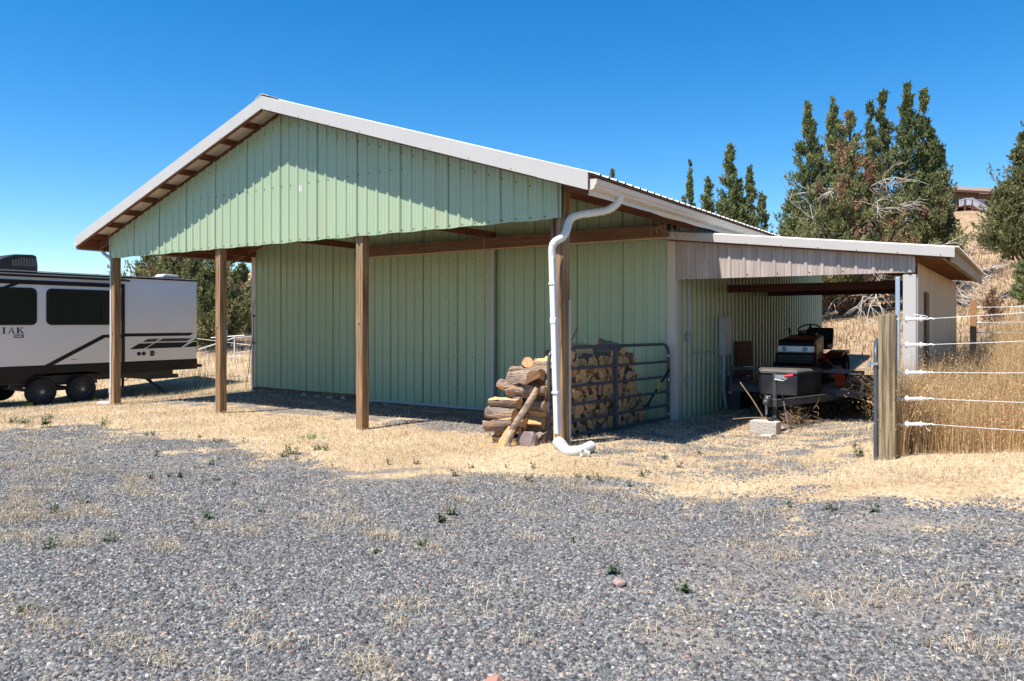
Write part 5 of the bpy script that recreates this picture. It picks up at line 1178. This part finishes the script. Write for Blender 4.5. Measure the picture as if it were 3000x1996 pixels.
# tufts and loose straws on the gravel
x, y, d = scatter(620, 2.6, 10.5, .8); keep = rng.random(len(x)) > straw(x, y); x, y = x[keep], y[keep]
cl = (noise2(x*.6, y*.6) > -.25); x, y = x[cl], y[cl]
m_ = (14+130*rng.random(len(x))**2.2).astype(int); spread = rng.uniform(.02, .05, len(x))+m_*.0004
tx = np.repeat(x, m_)+rng.normal(0, 1, m_.sum())*np.repeat(spread, m_)*1.4; ty = np.repeat(y, m_)+rng.normal(0, 1, m_.sum())*np.repeat(spread, m_)*.8
n = len(tx); up = np.repeat(rng.choice([.6, 1.15, 1.36], len(x), p=[.1, .25, .65]), m_)
V1, K1, _, _ = blades(tx, ty, gh(tx, ty)+.004, rng.uniform(.03, .095, n), np.full(n, .0042), np.clip(up+rng.normal(0, .2, n), .1, 1.3), pick(STR, n))
x, y, d = scatter(16000, 2.6, 11, .8); keep = rng.random(len(x)) < .25+.6*(noise2(x*.8, y*.8) > .1); x, y = x[keep], y[keep]; n = len(x)
V2, K2, _, _ = blades(x, y, gh(x, y)+.012, rng.uniform(.025, .1, n), np.full(n, .003), rng.uniform(1.1, 1.4, n), pick(STR, n))
quads('dry_tufts', np.concatenate([V1, V2]), np.concatenate([K1, K2]), BLADE, 4, 'stuff')
# tall dry grass
def tall(name, x, y, hmin, hmax, wd, seeds, pal=TAL, leanmax=.55):
    n = len(x); L = rng.uniform(hmin, hmax, n)*(.82+.3*noise2(x*1.3, y*1.3))
    V, K, tip, dv = blades(x, y, gh(x, y)-.02, L, np.full(n, wd) if np.isscalar(wd) else wd, rng.uniform(.05, leanmax, n), pick(pal, n)*(1+.25*noise2(x*2.1+5, y*2.1))[:, None], 3)
    Vs, Ks = [V], [K]
    for q in range(seeds):
        k = rng.random(n) < .8; t = tip[k]+rng.normal(0, .03, (k.sum(), 3))-np.array([0, 0, 1.])*rng.random((k.sum(), 1))*.22
        m2 = k.sum(); a = rng.normal(0, 1, (m2, 3)); a[:, 2] = np.abs(a[:, 2])+.5; a /= np.linalg.norm(a, axis=1, keepdims=True); b = np.cross(a, rng.normal(0, 1, (m2, 3))); b /= np.linalg.norm(b, axis=1, keepdims=True)
        s = rng.uniform(.004, .01, (m2, 1)); Vs.append(np.stack([t-a*s, t+b*s*.4, t+a*s*1.4, t-b*s*.4], 1)); Ks.append(pick(pal, m2)*1.15)
    return quads(name, np.concatenate(Vs), np.concatenate(Ks), BLADE, 4, 'stuff')
n = 82000; x = 14.42+rng.random(n)**1.3*9.5; y = .62+rng.random(n)**1.5*12
yf = .75+.12*np.sin(x*3)+.1*np.sin(x*7)+.35*sst(14.9, 14.4, x)*0
xl = 14.42-.36*np.clip((y-.65)/2.8, 0, 1); ex = rng.random(n) < .1; x = np.where(ex, xl+rng.random(n)*(14.5-xl), x)
keep = (y > yf) & ~((x < 14.9) & (y > 8.8)) & ~((x < 14.45) & (y > 3.38))
x, y = x[keep], y[keep]; d = (x-CAM[0])*FWD[0]+(y-CAM[1])*FWD[1]
tall('tall_dry_grass', x, y, .38, 1.15, .0026+.0003*d, 5, TAL, .95)
# grass field behind the travel trailer and the porch
n = 60000; x = -24+rng.random(n)*26; y = 2.5+rng.random(n)*24
keep = ~((x > -6.3) & (x < -2.9) & (y < 4.6)) & ~((x > -.7) & (y > 2.4)) & ~((x > -3.4) & (y < 5.3)) & (rng.random(n) < .35+.65*sst(-.6, .3, noise2(x*.5, y*.5))); x, y = x[keep], y[keep]
tall('field_grass', x, y, .15, .5, .013, 1, STR*.95)
n = 2600; x = -3.4+rng.random(n)*3.2; y = 2.2+rng.random(n)*3.; tall('short_grass', x, y, .05, .2, .008, 0, np.concatenate([STR, [(.16, .2, .06), (.12, .17, .05)]]))
# hillside grass
x, y, d = scatter(90000, 15, 72, .74); a = ((x-CAM[0])*RGT[0]+(y-CAM[1])*RGT[1])/d
keep = (a > .28) & ~((x < 11) & (y < 14.3)) & ~((x < 14.5) & (y < 10.3)) & (noise2(x*.35, y*.35) > -.28); x, y, d = x[keep], y[keep], d[keep]
tall('hillside_grass', x, y, .12, .42, .006+.0011*d, 0, np.concatenate([STR*.6*np.array([1.03, .93, .85]), [(.33, .19, .11), (.24, .14, .085), (.2, .13, .08)]]), .9)

# ------------------------------------------------------------------ weeds
def weed(p, h, r_, nst, seed, lab, group, cols=((.055, .095, .035), (.08, .13, .05), (.12, .165, .075)), broad=.35, up=.8):
    g = np.random.default_rng(seed); Vs, Ks = [], []
    for s in range(nst):
        a = g.random()*2*PI; tilt = g.random()*(1-up)+.08; L = h*g.uniform(.55, 1.0)
        dv = np.array([math.cos(a)*tilt, math.sin(a)*tilt, 1.]); dv /= np.linalg.norm(dv); o = np.array(p)+np.array([math.cos(a)*r_*g.random(), math.sin(a)*r_*g.random(), -.01])
        side = np.cross(dv, g.normal(0, 1, 3)); side /= np.linalg.norm(side)
        Vs.append([o-side*.004, o+side*.004, o+dv*L+side*.002, o+dv*L-side*.002]); Ks.append(np.array(cols[0])*1.2)
        for q in range(int(5+L*40)):
            t = g.uniform(.15, 1.05); c_ = o+dv*L*t; b = g.random()*2*PI
            e = np.array([math.cos(b), math.sin(b), g.uniform(-.1, .8)]); e /= np.linalg.norm(e); sd = np.cross(e, [0, 0, 1.]); sd /= np.linalg.norm(sd)+1e-6
            ln = (.35*L*(1.15-t)+.012)*g.uniform(.7, 1.2); wd = ln*broad
            Vs.append([c_, c_+e*ln*.45+sd*wd, c_+e*ln-np.array([0, 0, .15*ln]), c_+e*ln*.45-sd*wd]); Ks.append(np.array(cols[g.integers(0, len(cols))])*g.uniform(.8, 1.2))
    V = np.array(Vs)-np.array(p)[None, None]
    o = quads('weed', V, np.array(Ks), WEEDM); o.location = p
    return tag(o, lab, 'weed', group)
WGR, WST = 'small green weeds in the gravel', 'small green weeds in the straw'
uniq = [(136, 1252, .30, .05, 7, 'tallest upright green thistle weed at the left edge of the gravel'),
        (30, 1240, .13, .12, 16, 'low green weed cluster at the far left edge of the straw'),
        (75, 1242, .15, .12, 14, 'green weed clump between the far left cluster and the tall thistle'),
        (290, 1245, .16, .13, 9, 'open branching green weed on the straw before the left porch post'),
        (915, 1284, .08, .2, 34, 'bright green low mat of weed on the straw before the third post'),
        (940, 1317, .1, .12, 16, 'grey green weed clump just below the bright green mat'),
        (2510, 1340, .24, .05, 6, 'green upright weed beside the foot of the timber fence post'),
        (860, 1330, .16, .09, 7, 'brownish green weed clump on the straw edge left of centre'),
        (1799, 1682, .1, .04, 5, 'dark green weed with reddish stem in the gravel right of centre'),
        (1680, 1590, .1, .02, 2, 'single dark stemmed green sprout in the gravel below the drain pipe'),
        (1998, 1730, .1, .03, 4, 'green sprout at the tuft in the gravel below the concrete block'),
        (80, 1790, .06, .06, 7, 'flat green rosette in the gravel at lower left')]
for k, (u, v, h, r_, ns, lab) in enumerate(uniq):
    p = on_ground(u, v); weed(p, h, r_, ns, 100+k, lab, None, broad=.3 if k in (0, 3, 6) else .42, up=.85 if k in (0, 6, 8, 9) else .45, cols=((.1, .24, .04), (.14, .3, .06), (.18, .33, .09)) if k == 4 else ((.055, .095, .035), (.08, .13, .05), (.12, .165, .075)))
SMALL = [(232, 1250, 1), (425, 1276, 1), (450, 1278, 1), (584, 1282, 1), (632, 1296, 1), (645, 1294, 1), (718, 1298, 1), (828, 1338, 1), (865, 1348, 1), (455, 1338, 0), (575, 1372, 0), (620, 1362, 0), (445, 1402, 0), (500, 1398, 0), (520, 1400, 0), (635, 1408, 0), (680, 1420, 0), (155, 1503, 0), (245, 1475, 0), (605, 1518, 0), (770, 1500, 0), (317, 1588, 0), (145, 1606, 0), (1222, 1360, 1), (1140, 1362, 1), (1380, 1372, 1), (1335, 1395, 1), (1545, 1412, 1), (1487, 1372, 1), (1560, 1372, 1), (1690, 1398, 1), (1730, 1408, 1), (1760, 1412, 1), (1840, 1425, 1), (1880, 1395, 1), (1900, 1386, 1), (1945, 1345, 1), (1990, 1372, 1), (2050, 1330, 1), (1295, 1530, 0), (1105, 1622, 0), (1240, 1600, 0), (1320, 1510, 0), (2440, 1495, 1), (2560, 1500, 1), (2320, 1485, 1)]
for k, (u, v, st) in enumerate(SMALL):
    p = on_ground(u, v); weed(p, .07+.06*((k*7) % 5)/4, .03, 3+k % 4, 200+k, 'small green weed sprouting in the strip of dry straw' if st else 'small green weed sprouting among the grey gravel stones', WST if st else WGR, up=.6)

# ------------------------------------------------------------------ sun, sky, camera
L = Vector((.15, .48, -1)).normalized()
sd_ = bpy.data.lights.new('sun', 'SUN'); sd_.energy = SUN_E; sd_.angle = math.radians(.53); sd_.color = (1, .955, .88)
so = bpy.data.objects.new('sun', sd_); COL.objects.link(so); so.location = (0, -10, 30); so.rotation_euler = L.to_track_quat('-Z', 'Y').to_euler()
wd_ = bpy.data.worlds.new('World'); scn.world = wd_; wd_.use_nodes = True
t = wd_.node_tree; bg = t.nodes['Background']; sk = t.nodes.new('ShaderNodeTexSky'); sk.sky_type = 'NISHITA'; sk.sun_disc = False
sk.sun_elevation = math.asin(-L.z); sk.sun_rotation = math.atan2(-L.x, -L.y); sk.altitude = 900; sk.air_density = 1.0; sk.dust_density = 0.; sk.ozone_density = 3.5
hs = t.nodes.new('ShaderNodeHueSaturation'); hs.inputs['Saturation'].default_value = SKY_SAT; hs.inputs['Hue'].default_value = SKY_HUE; hs.inputs['Value'].default_value = 1.
t.links.new(sk.outputs[0], hs.inputs['Color']); t.links.new(hs.outputs[0], bg.inputs[0]); bg.inputs[1].default_value = SKY_E
cd = bpy.data.cameras.new('camera'); cam = bpy.data.objects.new('camera', cd); COL.objects.link(cam); scn.camera = cam
cam.location = CAM; cam.rotation_euler = (PI/2, 0, -YAW)
cd.sensor_width = 36; cd.lens = FOC/3000*36; cd.shift_y = -(998-HOR)/3000; cd.clip_start = .05; cd.clip_end = 2000
scn.view_settings.view_transform = 'Standard'; scn.view_settings.look = 'None'; scn.view_settings.exposure = EXPO; scn.view_settings.gamma = 1
scn.cycles.max_bounces = 6; scn.cycles.transparent_max_bounces = 4
